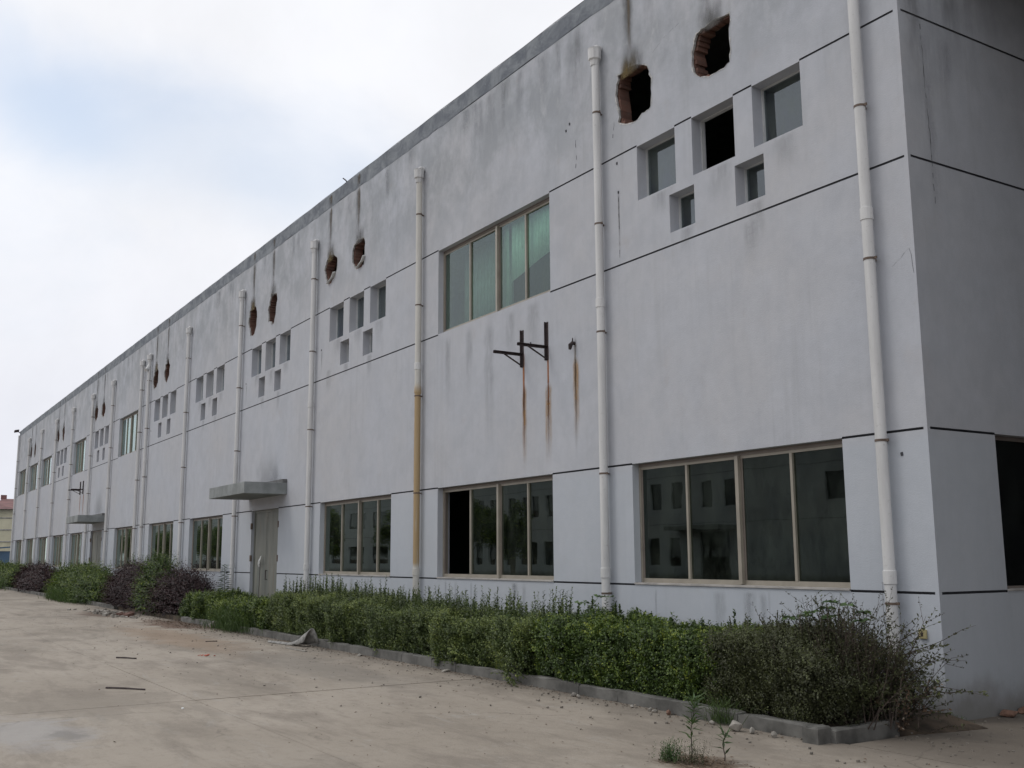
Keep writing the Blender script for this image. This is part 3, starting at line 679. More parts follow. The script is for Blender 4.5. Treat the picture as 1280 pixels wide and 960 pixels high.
# --- doors and canopies
for i, (a, b) in enumerate(WX['door']):
    d = MB(); y = 0.10
    d.box(a+.003, a+.06, y-.02, y+.08, 0.05, WZ1-.003); d.box(b-.06, b-.003, y-.02, y+.08, 0.05, WZ1-.003); d.box(a+.06, b-.06, y-.02, y+.08, WZ1-.07, WZ1-.003)
    f = d.build('door', M['alu_dark'] if i else M['door'], fac)
    c = (a+b)/2
    for (p, q) in ((a+.062, c-.006), (c+.006, b-.062)):
        l = MB(); l.box(p, q, y, y+.05, .06, WZ1-.072)
        l.box(p+.08, q-.08, y-.006, y, .2, 1.25); l.box(p+.08, q-.08, y-.006, y, 1.45, WZ1-.2)
        l.build('door_leaf', M['door'], f)
    for z in (0.5, 1.6, 2.45):
        for (p, q) in ((b-.02, b+.05), (a-.05, a+.02)):
            hg = MB(); hg.box(p, q, -0.012, 0.03, z-.08, z+.08); hg.build('hinge', M['clamp'], f)
    hd = MB(); hd.bar((c+.05, y-.05, 1.05), (c+.05, y-.05, 1.30), .02); hd.bar((c+.05, y-.05, 1.06), (c+.05, y, 1.06), .015); hd.bar((c+.05, y-.05, 1.29), (c+.05, y, 1.29), .015)
    hd.build('handle', M['iron'], f)
    xr, xl = (-18.47, -21.43) if i == 0 else (-40.80, -43.57)
    cp = MB(); cp.box(xl, xr, -1.09, -0.001, 3.17, 3.46)
    cn_ = cp.build('door_canopy', M['conc'], fac); bevel(cn_, .012)
    up = MB(); up.box(xl+.05, xr-.001, -.12, -.002, 3.461, 3.55); up.build('flashing', M['roof'], cn_)
ribbon = MB()
rb = [(-20.39, .04, 1.66), (-20.40, .02, 1.60), (-20.43, .0, 1.52), (-20.47, .01, 1.44), (-20.49, .03, 1.38)]
for (p, q), wd in zip(zip(rb, rb[1:]), (.03, .05, .055, .03)):
    ribbon.obox((Vector(p)+Vector(q))/2, (Vector(q)-Vector(p))/2, (wd, 0.004, 0.01), (0, .002, 0))
o = ribbon.build('paper_strip', M['white_chip']); tag(o, 'white paper strip stuck on the grey steel double door', 'paper')
# a thin cane the strip hangs from
o = MB(); o.tube([(-20.40, .03, .06), (-20.41, .02, .8), (-20.40, .03, 1.5)], .008, 5); o = o.build('stick', M['iron']); tag(o, 'thin dark cane leaning upright against the grey steel double door', 'stick')

# --- downpipes
PY = -0.10
pipes = [(-0.49, 11, [6.45, 4.72, 2.77, 1.11], [5.22, 1.37]), (-5.27, 9.05, [8.19, 6.45, 4.82, 2.76, 1.09], [5.25, 1.37]),
         (-11.13, 9.05, [8.29, 6.45, 4.66, 2.80], [5.24, 1.33, 4.78]), (-16.74, 9.05, [8.28, 6.49, 4.6, 2.79], [5.2, 1.4]),
         (-22.38, 9.05, [8.2, 6.4, 4.6, 2.75], [1.4]), (-28.05, 9.05, [8.2, 6.4, 4.6, 2.75], [1.4]), (-33.50, 9.05, [8.2, 6.4, 4.6, 2.75], [5.2]), (-34.68, 9.0, [8.0, 6.4, 4.6, 2.75], [5.2]),
         (-40.0, 9.0, [8.1, 6.3, 4.6, 2.8], []), (-44.5, 9.0, [8.1, 6.3, 4.6, 2.8], []), (-49.65, 9.0, [8.1, 6.3, 4.6, 2.8], []), (-54.8, 9.0, [8.1, 6.3, 4.6, 2.8], []),
         (-60.1, 9.0, [8.1, 6.3, 4.6, 2.8], []), (-65.3, 9.0, [8.1, 6.3, 4.6, 2.8], []), (-70.6, 9.9, [8.1, 6.3, 4.6, 2.8], [])]
for i, (x, zt, clamps, coup) in enumerate(pipes):
    mb = MB(); r = 0.060; wv = random.uniform(-.012, .012)
    mb.tube([(x, PY, 0.06), (x+wv*.5, PY, 3.0), (x+wv, PY, 6.0), (x, PY, min(zt, 9.95))], r, 16, cap=False)
    f = mb.build('downpipe', M['pvc_rust'] if i == 2 else M['pvc'], fac, True)
    if i == 2: tag(f, 'downpipe stained rusty yellow along its lower half')
    for z in clamps:
        mb = MB(); z += random.uniform(-.05, .05)*(i > 3)
        mb.tube([(x+wv*z/9, PY, z-.012), (x+wv*z/9, PY, z+.012)], r+.005, 16); mb.box(x-.012, x+.012, PY+.06, -.001, z-.012, z+.012); mb.box(x+.055, x+.095, PY-.008, PY+.008, z-.014, z+.014)
        mb.build('clamp', M['clamp'], f)
    for z in coup:
        mb = MB(); mb.tube([(x+wv*z/9, PY, z-.07), (x+wv*z/9, PY, z-.065), (x+wv*z/9, PY, z+.065), (x+wv*z/9, PY, z+.07)], [r+.002, r+.009, r+.009, r+.002], 16); mb.build('coupling', M['pvc_rust'] if (i == 2 and z < 5) else M['pvc'], f, False)
    if zt < 9.5:                                   # hopper head fed through the parapet wall
        mb = MB(); z = zt
        mb.tube([(x, PY-.01, z-.10), (x, PY-.01, z-.02), (x, PY-.01, z), (x, PY-.01, z+.155), (x, PY-.01, z+.17)], [r+.004, .075, .098, .102, .107], 8, cap=False)
        mb.tube([(x, PY-.01, z+.17), (x, PY-.01, z+.165), (x, PY-.01, z+.02)], [.107, .092, .085], 8, cap=False)
        mb.tube([(x, -.001, z+.20), (x, PY+.03, z+.20), (x, PY-.015, z+.165), (x, PY-.015, z+.12)], .052, 12)
        mb.build('hopper_head', M['pvc'], f)
# elbow hanging loose on one of the paired pipes
mb = MB(); mb.tube([(-33.5, PY, 8.82), (-33.5, PY-.06, 8.70), (-33.42, PY-.16, 8.62)], .075, 10); mb.build('loose_elbow', M['pvc'], fac)

# --- stains (thin decals of dirt on the render)
def stain(x, ztop, zbot, wd, mat, name='stain', lean=0.0, P=PF, d=-0.0025):
    n = 8; me = bpy.data.meshes.new(name); vs = []; fs = []
    for k in range(n+1):
        t = k/n; z = ztop+(zbot-ztop)*t; xx = x+lean*t
        vs += [P(xx-wd/2, z, d), P(xx+wd/2, z, d)]
        if k < n: fs.append((2*k, 2*k+1, 2*k+3, 2*k+2))
    me.from_pydata(vs, [], fs); uv = me.uv_layers.new(name='UVMap')
    for l in me.loops:
        vi = l.vertex_index; uv.data[l.index].uv = (vi % 2, 1-(vi//2)/n)
    return link(name, me, M[mat], fac)
D2_ = -0.0055
for h in holes:
    cx = sum(p[0] for p in h)/len(h); zt = max(p[1] for p in h); far = cx < -18
    off = -0.08 if not far else 0
    stain(cx+off, 9.9, zt-.05, 0.34, 'st_dark'); stain(cx+off, 10.2, 9.88, .3, 'st_dark', d=D2_)
    stain(cx+off+.03, 9.95, zt+.0, 0.10, 'st_brown', d=-.0045); stain(cx+off+.02, 10.22, 9.85, .10, 'st_brown', d=-.0075)
    stain(cx, zt-.12, zt+0.38, 0.62, 'st_dark', d=-.0035)
for cx in (-4.62, -15.95, -21.65, -32.8): stain(cx, 8.52, 8.92, 0.5, 'st_moss', d=-.0055)
for cx in (-4.5, -15.93, -14.3, -2.9):
    pass
for (x, zt, zb, wd, m_) in ((-7.50, 4.95, 2.95, .085, 'st_rust'), (-7.49, 4.4, 2.88, .18, 'st_ochre'), (-6.79, 4.95, 3.0, .07, 'st_rust'), (-6.79, 4.3, 2.9, .22, 'st_ochre'),
                        (-6.79, 4.4, 2.88, .10, 'st_grey'), (-6.05, 4.95, 2.9, .08, 'st_brown'), (-6.04, 4.6, 3.2, .2, 'st_ochre'),
                        (-8.6, 5.70, 2.92, .45, 'st_grey'), (-9.3, 5.70, 4.2, .35, 'st_grey'), (-10.1, 5.7, 3.9, .3, 'st_grey'), (-7.9, 5.7, 4.7, .35, 'st_grey'), (-7.2, 5.72, 4.6, .5, 'st_grey'),
                        (-4.9, 6.85, 5.75, .05, 'st_dark'), (-15.9, 5.95, 5.3, .4, 'st_grey'), (-16.35, 6.45, 5.8, .05, 'st_dark'), (-22.0, 6.45, 5.8, .05, 'st_dark'),
                        (-19.9, 3.5, 4.4, 2.4, 'st_soft'), (-19.3, 3.5, 4.1, 1.0, 'st_soft'), (-42.3, 3.5, 4.8, 2.4, 'st_soft'), (-46.1, 4.7, 3.2, .2, 'st_rust'), (-46.95, 4.7, 3.2, .2, 'st_rust'),
                        (-11.35, 4.6, 1.3, .3, 'st_ochre'), (-2.3, 5.70, 5.0, .3, 'st_grey'), (-2.6, 9.85, 8.7, .6, 'st_grey'), (-5.9, 9.8, 8.2, .8, 'st_grey')):
    stain(x, zt, zb, wd, m_)
random.seed(21)
for k in range(46):
    x = random.uniform(-45, -0.9)
    if any(abs(x-p[0]) < .25 for p in pipes): continue
    stain(x, 9.9, random.uniform(8.6, 9.5), random.uniform(.1, .5), 'st_grey', d=-.0065)
for (a, b) in WX['lo'][:6]:
    for k in range(7): stain(random.uniform(a+.1, b-.1), WZ0-.02, random.uniform(.3, .8), random.uniform(.05, .3), 'st_grey')
for (a, b, z0, z1) in small[:20]:
    stain((a+b)/2+.1, z0, z0-random.uniform(.3, .7), (b-a)*.7, 'st_grey')
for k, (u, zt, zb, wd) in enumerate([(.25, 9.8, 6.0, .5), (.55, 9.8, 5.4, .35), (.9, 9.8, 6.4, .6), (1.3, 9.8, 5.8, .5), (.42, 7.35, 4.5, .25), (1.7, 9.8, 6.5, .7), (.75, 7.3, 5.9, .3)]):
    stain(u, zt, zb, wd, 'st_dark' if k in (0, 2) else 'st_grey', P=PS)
# hairline cracks, drilled holes and scars
def crack(pts, wd, P=PF, name='crack', seed=3):
    rc = random.Random(seed); mb = MB(); pp = []
    for (a, b) in zip(pts, pts[1:]):
        n = max(2, int((Vector(b)-Vector(a)).length/0.06))
        for k in range(n): v = Vector(a).lerp(Vector(b), k/n); pp.append((v.x+rc.uniform(-.008, .008), v.y+rc.uniform(-.006, .006)))
    for (p, q) in zip(pp, pp[1:]):
        if rc.random() < 0.22: continue
        w0 = wd*rc.uniform(.4, 1.2)
        mb.quad(P(p[0]-w0, p[1], -.002), P(p[0]+w0, p[1], -.002), P(q[0]+w0, q[1], -.002), P(q[0]-w0, q[1], -.002))
    mb.build(name, M['groove'], fac)
crack([(.37, 7.33), (.37, 6.59), (.39, 6.22), (.40, 5.95), (.39, 5.5), (.41, 5.22)], .004, PS)
crack([(-.28, 4.6), (-.06, 4.75), (-.02, 4.4)], .002)
crack([(-5.0, 7.72), (-4.96, 8.02)], .008, seed=8); crack([(-4.05, 8.66), (-3.75, 8.80), (-3.4, 8.86)], .006, seed=5)
crack([(-4.9, 6.83), (-4.9, 5.8)], .004, seed=9); crack([(-5.95, 8.1), (-5.93, 7.7), (-5.96, 7.5)], .006, seed=12); crack([(-2.4, 8.72), (-2.0, 9.2)], .004, seed=14)
mb = MB()
for (x, z) in ((-4.92, 7.30), (-4.9, 6.85), (-6.1, 8.35), (-6.2, 8.27), (-.32, 2.62), (-7.28, 5.02), (-16.38, 6.47), (-22.03, 6.47), (-33.2, 6.3)):
    mb.obox((x, -.003, z), (.013, 0, .003), (0, .006, 0), (-.003, 0, .018))
mb.build('bolt_holes', M['groove'], fac)

# --- fittings on the wall
def ac_bracket(x, name_label, group):
    root = empty('wall_bracket', (x, 0, 4.9)); tag(root, name_label, 'bracket', group)
    a = MB(); a.box(x-.028, x+.028, -.006, -.001, 4.66, 5.28); a.box(x-.028, x-.021, -.045, -.006, 4.66, 5.28); a.build('upright', M['iron'], root)
    a = MB(); a.bar((x, -.006, 4.89), (x, -.56, 4.89), .045, .006); a.bar((x-.02, -.006, 4.87), (x-.02, -.56, 4.87), .005, .045); a.build('arm', M['iron'], root)
    a = MB(); a.bar((x-.01, -.008, 4.68), (x-.01, -.38, 4.865), .02, .02); a.build('brace', M['iron'], root)
ac_bracket(-7.52, 'left one of two rusty iron brackets under the upper wide window', 'iron brackets on the factory wall')
ac_bracket(-6.80, 'right one of two rusty iron brackets under the upper wide window', 'iron brackets on the factory wall')
ac_bracket(-46.95, 'farther left small bracket high on the distant part of the wall', 'iron brackets on the factory wall')
ac_bracket(-46.20, 'farther right small bracket high on the distant part of the wall', 'iron brackets on the factory wall')
k_ = MB(); k_.tube([(-6.06, -.001, 4.80), (-6.06, -.05, 4.80), (-6.06, -.08, 4.77), (-6.07, -.085, 4.70)], [.028, .03, .036, .022], 8); k_.tube([(-6.06, -.04, 4.82), (-6.05, -.045, 4.88)], [.012, .008], 6)
tag(k_.build('pipe_stub', M['iron']), 'short black pipe stub poking out of wall above a brown drip', 'pipe stub')
yb_ = empty('junction_box', (-.207, 0, .82)); tag(yb_, 'small yellowed junction box low on the wall near the corner', 'junction box')
a = MB(); a.box(-.25, -.165, -.03, -.001, .775, .865); a = a.build('box_body', plain('yellowed_plastic', (.38, .33, .17), .5, 0, .1, 20, 0), yb_); bevel(a, .006)
a = MB(); a.box(-.222, -.195, -.034, -.031, .80, .838); a.build('cover_plate', M['iron'], yb_)
# lightning conductor on the parapet
lw = empty('lightning_wire', (-30, .1, TOP)); tag(lw, 'thin lightning conductor wire on pegs along the parapet top', 'wire')
for i in range(36):
    x = -0.6-2*i; a = MB(); a.tube([(x, .1, TOP), (x, .1, TOP+.11)], .006, 5); a.build('peg', M['iron'], lw)
a = MB(); a.tube([(-.6-2*i*.5, .1, TOP+.11-(0.012 if i % 2 else 0)) for i in range(71)], .005, 5); a.build('conductor', M['iron'], lw)
a = MB(); a.tube([(-15.1, .05, TOP), (-15.1, -.02, TOP+.06), (-15.15, -.06, TOP+.11)], .014, 6); tag(a.build('iron_peg', M['iron']), 'short bent iron peg sticking up from the parapet edge', 'peg')
fl = empty('floodlight', (-70.9, 0, 10.2)); tag(fl, 'small floodlight on an arm at the far end of the parapet', 'floodlight')
a = MB(); a.tube([(-70.9, -.01, 10.1), (-71.0, -.12, 10.2)], .03, 6); a.build('arm', M['iron'], fl)
a = MB(); a.obox((-71.0, -.24, 10.24), (.14, 0, .02), (0, .14, .03), (-.01, 0, .06)); a.build('lamp_head', M['iron'], fl)

# ------------------------------------------------------------------ foliage
def leaf_mesh(name, P, D, Nn, L, W, tint, mat, parent, kind=None, fold=0.12, mid=0.45):
    n = len(P); D = D/np.linalg.norm(D, axis=1, keepdims=True)
    Nn = Nn - (Nn*D).sum(1, keepdims=True)*D; Nn /= (np.linalg.norm(Nn, axis=1, keepdims=True)+1e-9)
    Sd = np.cross(D, Nn); L = L[:, None]; W = W[:, None]
    v = np.empty((n, 4, 3), np.float32)
    v[:, 0] = P; v[:, 2] = P + D*L - Nn*L*0.06
    v[:, 1] = P + D*L*mid + Sd*W/2 + Nn*W*fold; v[:, 3] = P + D*L*mid - Sd*W/2 + Nn*W*fold
    me = bpy.data.meshes.new(name); me.vertices.add(n*4); me.vertices.foreach_set('co', v.reshape(-1))
    idx = (np.arange(n)[:, None]*4 + np.array([0, 1, 2, 0, 2, 3])).astype(np.int32)
    me.loops.add(n*6); me.loops.foreach_set('vertex_index', idx.reshape(-1))
    me.polygons.add(n*2); me.polygons.foreach_set('loop_start', np.arange(n*2, dtype=np.int32)*3); me.update()
    at = me.attributes.new('tint', 'FLOAT', 'POINT'); at.data.foreach_set('value', np.repeat(tint, 4).astype(np.float32))
    o = link(name, me, mat, parent)
    if kind: o['kind'] = kind
    return o
def unit(v): return v/(np.linalg.norm(v, axis=1, keepdims=True)+1e-9)
def vnoise(x, seed):
    """smooth 1-D noise"""
    r = np.random.default_rng(seed); a = r.uniform(-1, 1, 4096); x = np.asarray(x, float)+500; i = np.floor(x).astype(int); f = x-i; f = f*f*(3-2*f)
    return a[i % 4096]*(1-f)+a[(i+1) % 4096]*f
def shoots(base, dirv, length, per, L, W, tintb, curve=0.25, up=0.3, spread=0.9):
    """opposite leaves along short shoots -> arrays"""
    n = len(base); t = (np.arange(per)+0.6)/per
    Pp = base[:, None, :] + dirv[:, None, :]*length[:, None, None]*t[None, :, None]
    Pp[:, :, 2] += (up*length[:, None]*t[None, :]**2)*0.4
    az = RNG.uniform(0, 2*np.pi, (n, 1)) + np.arange(per)[None, :]*np.pi/2*1.03 + (np.arange(per)[None, :] % 2)*np.pi/2
    ref = np.where(np.abs(dirv[:, 2:3]) > .9, np.array([[1, 0, 0.]]), np.array([[0, 0, 1.]]))
    a = unit(np.cross(dirv, ref)); b = np.cross(dirv, a)
    rad = a[:, None, :]*np.cos(az)[..., None] + b[:, None, :]*np.sin(az)[..., None]
    Dl = rad*spread + dirv[:, None, :]*0.55 + RNG.normal(0, .22, (n, per, 3))
    Nl = dirv[:, None, :]*0.9 - rad*0.35 + np.array([0, 0, .55]) + RNG.normal(0, .25, (n, per, 3))
    tp = 1-0.45*t**2
    Ls = L*tp[None, :]*RNG.uniform(.7, 1.2, (n, per)); Ws = W*tp[None, :]*RNG.uniform(.8, 1.15, (n, per))
    tn = np.clip(tintb[:, None] + t[None, :]**3*0.22 + RNG.normal(0, .12, (n, per)), 0, 1)
    return Pp.reshape(-1, 3), Dl.reshape(-1, 3), Nl.reshape(-1, 3), Ls.reshape(-1), Ws.reshape(-1), tn.reshape(-1)
def hedge(root, x0, x1, yf, yb, topf, nshell, mat, L, W, slen, per, seed, ninner=9000, spires=0, upb=0.35, tint0=.4, zb=0.10, bulge=.10, endround=.25, clump=.35, spire_h=(.15, .32), lobes=0, lobe_n=90):
    r = np.random.default_rng(seed)
    def surf(x, z):
        return yf + bulge*(vnoise(x*1.7, seed)*.6+vnoise(x*4.1+z*3, seed+1)*.4) - .05*np.sin(np.clip(z, 0, 1.2)*2.6)
    def top(x): return topf(x) + .05*vnoise(x*3.3, seed+2)
    # front skin, top skin, ends
    nf = int(nshell*.52); xf = r.uniform(x0, x1, nf); zt = top(xf); zf = zb + (zt-zb)*r.uniform(0, 1, nf)**.9
    dep = r.exponential(.07, nf); yy = surf(xf, zf)+dep+.12*np.clip((zf-(zt-.18))/.18, 0, 1)**2
    P1 = np.stack([xf, yy, zf], 1); N1 = np.tile([0, -1, .25], (nf, 1)).astype(float)
    nt_ = int(nshell*.40); xt = r.uniform(x0, x1, nt_); yt = r.uniform(yf+.03, yb, nt_); zt2 = top(xt) - r.exponential(.05, nt_) - .07*((yt-yf)/(yb-yf)-.5)**2*4*.5 + .06*vnoise(xt*5+yt*7, seed+4)
    P2 = np.stack([xt, yt, zt2], 1); N2 = np.tile([0, -.15, 1], (nt_, 1)).astype(float)
    ne = nshell-nf-nt_; sd_ = r.integers(0, 2, ne); xe = np.where(sd_ == 0, x0, x1) + r.normal(0, .06, ne); ye = r.uniform(yf, yb, ne); ze = zb+(top(xe)-zb)*r.uniform(0, 1, ne)
    P3 = np.stack([xe, ye, ze], 1); N3 = np.stack([np.where(sd_ == 0, -1., 1.), np.zeros(ne), np.full(ne, .2)], 1)
    P = np.concatenate([P1, P2, P3]); Nb = np.concatenate([N1, N2, N3])
    # round the ends
    de = np.minimum(P[:, 0]-x0, x1-P[:, 0]); k = np.clip(1-de/endround, 0, 1)**2
    P[:, 1] += k*.18*(P[:, 1] < (yf+yb)/2); P[:, 2] -= k*.12*(P[:, 2] > .5)
    # dark gaps: thin out by clump noise
    cn3 = vnoise(P[:, 0]*6+P[:, 2]*2, seed+7)*.5+vnoise(P[:, 2]*7-P[:, 0]*3, seed+8)*.5
    keep = r.uniform(-1, 1, len(P))*.6 + cn3 > -.75+clump*.6; P, Nb, cn3 = P[keep], Nb[keep], cn3[keep]
    dv = unit(Nb*.55 + np.array([0, 0, upb]) + r.normal(0, .34, P.shape)); ln = slen*r.uniform(.5, 1.2, len(P))
    tb = tint0 + .25*cn3 + .12*(P[:, 2] > topf(P[:, 0])-.12) + r.normal(0, .10, len(P)) + (r.uniform(0, 1, len(P)) > .95)*.35
    A = shoots(P - dv*ln[:, None]*.7, dv, ln, per, L, W, tb, up=upb)
    parts = [A]
    if spires:
        xs3 = np.sort(r.uniform(x0+.1, x1-.1, spires)); cl3 = vnoise(xs3*2.1, seed+9)
        ys3 = r.uniform(yf+.15, yb-.1, spires); hs = r.uniform(*spire_h, spires)*(0.75+.5*(cl3 > 0))
        Pz = np.stack([xs3, ys3, top(xs3)-.12], 1); dv3 = unit(np.stack([r.normal(0, .07, spires), r.normal(0, .07, spires), np.ones(spires)], 1))
        B = shoots(Pz, dv3, hs+.12, 26, L*1.45, W*1.6, r.normal(tint0-.1, .12, spires), up=0, spread=.7)
        parts.append(B)
        st = MB()
        for p_, d_, h_ in zip(Pz, dv3, hs+.12): st.tube([tuple(p_), tuple(p_+d_*h_)], [.003, .0015], 3, cap=False)
        o = st.build('stem', M['stem_green'], root); o['kind'] = 'stuff'
    if lobes:
        nl = lobes; lx = r.uniform(x0+.1, x1-.1, nl); kind_ = r.uniform(0, 1, nl) < .62
        lz = np.where(kind_, r.uniform(.22, 1, nl)*(topf(lx)-.1), topf(lx)-.10); ly = np.where(kind_, surf(lx, lz)+.10, r.uniform(yf+.15, yb-.15, nl)); lr = r.uniform(.12, .25, nl); lt = r.normal(0, .13, nl)
        i_ = np.repeat(np.arange(nl), lobe_n); dd = unit(r.normal(0, 1, (len(i_), 3))*np.array([1, 1, .8])+np.array([0, -.5, .45]))
        Pl_ = np.stack([lx, ly, lz], 1)[i_]+dd*lr[i_, None]*r.uniform(.35, 1.0, (len(i_), 1))*np.array([1.1, .8, .9])
        parts.append(shoots(Pl_-dd*.08, unit(dd+np.array([0, 0, upb*.9])+r.normal(0, .2, dd.shape)), slen*r.uniform(.5, 1.15, len(i_)), per, L*1.08, W*1.08, tint0+.06+lt[i_]+r.normal(0, .08, len(i_)), up=upb))
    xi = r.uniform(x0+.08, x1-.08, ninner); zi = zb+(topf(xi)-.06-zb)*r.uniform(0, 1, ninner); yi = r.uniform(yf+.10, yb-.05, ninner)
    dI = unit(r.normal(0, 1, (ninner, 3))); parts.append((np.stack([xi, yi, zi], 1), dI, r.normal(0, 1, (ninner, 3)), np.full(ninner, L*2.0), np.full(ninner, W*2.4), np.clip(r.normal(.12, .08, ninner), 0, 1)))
    cat_ = [np.concatenate([q[i] for q in parts]) for i in range(6)]
    # clip leaves that would run into the wall
    ok = (cat_[0][:, 1] < -.03) & (cat_[0][:, 2] > .02)
    cat_ = [c[ok] for c in cat_]
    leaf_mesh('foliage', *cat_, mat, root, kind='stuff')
    st = MB(); nst = int((x1-x0)*7)
    for k in range(nst):
        x = r.uniform(x0+.1, x1-.1); y = r.uniform(yf+.15, yb-.2); h = .7*float(topf(np.array([x]))[0])
        st.tube([(x, y, .07), (x+r.normal(0, .04), y+r.normal(0, .04), h*.4), (x+r.normal(0, .15), y-abs(r.normal(0, .12)), h)], [.012, .009, .004], 5, cap=False)
    o = st.build('stems', M['stem'], root); o['kind'] = 'stuff'
def interp(px, pz): return lambda x: np.interp(x, px, pz)

h_ = empty('hedge', (-2.7, -.9, .08)); tag(h_, 'dark green privet hedge with yellow green tips under the nearest lower window', 'hedge', 'hedges along the factory kerb')
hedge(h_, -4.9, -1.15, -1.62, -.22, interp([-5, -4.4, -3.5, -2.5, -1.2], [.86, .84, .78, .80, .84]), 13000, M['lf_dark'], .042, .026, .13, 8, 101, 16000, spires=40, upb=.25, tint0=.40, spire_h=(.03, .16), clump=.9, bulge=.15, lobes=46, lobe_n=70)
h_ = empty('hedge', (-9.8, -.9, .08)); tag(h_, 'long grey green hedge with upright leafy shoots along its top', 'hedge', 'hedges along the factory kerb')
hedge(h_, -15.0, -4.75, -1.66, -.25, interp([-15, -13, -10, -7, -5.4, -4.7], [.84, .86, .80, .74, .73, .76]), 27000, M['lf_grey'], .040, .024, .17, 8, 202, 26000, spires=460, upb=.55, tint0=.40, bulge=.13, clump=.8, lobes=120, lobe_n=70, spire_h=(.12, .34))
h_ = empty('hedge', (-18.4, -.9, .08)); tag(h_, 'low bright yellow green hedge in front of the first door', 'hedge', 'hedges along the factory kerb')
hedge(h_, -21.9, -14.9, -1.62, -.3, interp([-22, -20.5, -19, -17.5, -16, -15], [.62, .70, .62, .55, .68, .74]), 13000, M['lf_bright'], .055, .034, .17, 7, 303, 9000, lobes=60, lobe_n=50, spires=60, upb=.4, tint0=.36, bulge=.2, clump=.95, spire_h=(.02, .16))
# twiggy shrub at the corner
def twig_shrub(cx, cy, ntw, hgt, spreadx, seed):
    r = np.random.default_rng(seed); root = empty('twiggy_shrub', (cx, cy, .08)); tag(root, 'sparse twiggy olive shrub at the building corner with bare brown stems', 'shrub')
    st = MB(); Pl, Dl = [], []
    for k in range(ntw):
        bx = cx+r.normal(0, .42)*spreadx*.6; by = cy+r.normal(0, .16); az = r.uniform(0, 2*np.pi); lean = abs(r.normal(0, .42))
        d = Vector((math.cos(az)*lean*spreadx, math.sin(az)*lean*.55, 1)).normalized()
        h = hgt*r.uniform(.5, 1.1)
        p = Vector((bx, by, .07)); pts = [p.copy()]; sg = 7
        for s in range(sg):
            d = (d + Vector((r.normal(0, .10)+d.x*.06, r.normal(0, .07), r.normal(0, .06)-.02))).normalized(); p = p + d*h/sg
            if p.y > -.08: p.y = -.08
            pts.append(p.copy())
        st.tube(pts, list(np.linspace(.0065, .0016, sg+1)), 3, cap=False)
        for s in range(2, sg+1):
            for _ in range(2):
                q = pts[s-1].lerp(pts[s], r.uniform()); dd = (d*.6+Vector((r.normal(0, .55), r.normal(0, .4), r.normal(.1, .4)))).normalized(); l = r.uniform(.1, .26)
                e = q+dd*l; 
                if e.y > -.06: e.y = -.06
                st.tube([q, e], [.0022, .001], 3, cap=False)
                for m_ in range(r.integers(6, 12)):
                    t_ = r.uniform(.15, 1); v = q.lerp(e, t_); Pl.append(v); Dl.append(dd*.5+Vector((r.normal(0, .7), r.normal(0, .7), r.normal(.2, .6))))
    o = st.build('stem', M['stem'], root); o['kind'] = 'stuff'; n = len(Pl)
    leaf_mesh('foliage', np.array([tuple(v) for v in Pl]), np.array([tuple(v) for v in Dl]), RNG.normal(0, 1, (n, 3)), RNG.uniform(.016, .034, n), RNG.uniform(.008, .016, n), np.clip(RNG.normal(.45, .25, n), 0, 1), M['lf_twig'], root, 'stuff')
    return root
tw = twig_shrub(-.50, -1.0, 210, 1.02, 1.15, 5)
hedge(tw, -1.75, .12, -1.60, -.35, interp([-1.8, -1.2, -.5, .1], [.80, .84, .86, .62]), 9000, M['lf_twig'], .030, .017, .17, 7, 404, 3500, lobes=16, lobe_n=50, spires=70, upb=.5, tint0=.42, clump=.95, bulge=.2, spire_h=(.02, .14), endround=.5)
def sprays(root, cx, cy, n_, seed, mat, dirx, zc, lrange=(.5, .9), lsz=(.03, .018), stemm='stem', dy=0.0):
    r = np.random.default_rng(seed); st = MB(); Pl, Dl = [], []
    for k in range(n_):
        p = Vector((cx+r.normal(0, .12), cy+r.normal(0, .1), zc+r.uniform(-.3, .2))); d = Vector((dirx+r.normal(0, .25), dy+r.normal(0, .25), r.uniform(.1, .75))).normalized(); L = r.uniform(*lrange); pts = [p.copy()]
        for s in range(7):
            d = (d+Vector((r.normal(0, .11), r.normal(0, .10), r.normal(-.02, .09)))).normalized(); p = p+d*L/7; pts.append(p.copy())
            if s > 1:
                for m_ in range(3): Pl.append(p-d*r.uniform(0, L/7)); Dl.append(d*.6+Vector((r.normal(0, .6), r.normal(0, .6), r.normal(0, .6))))
        st.tube(pts, list(np.linspace(.005, .0012, 8)), 3, cap=False)
    o = st.build('stem', M[stemm], root); o['kind'] = 'stuff'; n = len(Pl)
    leaf_mesh('leaves', np.array([tuple(v) for v in Pl]), np.array([tuple(v) for v in Dl]), RNG.normal(0, 1, (n, 3)), RNG.uniform(.7, 1.2, n)*lsz[0], RNG.uniform(.8, 1.2, n)*lsz[1], np.clip(RNG.normal(.6, .2, n), 0, 1), mat, root, 'stuff')
sp = empty('arching_shrub', (-.05, -.85, .08)); tag(sp, 'loose shrub arching rightwards over the corner of the wall', 'shrub')
sprays(sp, -.05, -.9, 44, 17, M['lf_twig'], .8, .5, (.35, .95), (.036, .02))
sprays(sp, .15, -.75, 16, 18, M['lf_twig'], .7, .3, (.25, .55), (.036, .02))
sprays(sp, .15, -.85, 26, 19, M['litter'], .3, .15, (.15, .45))

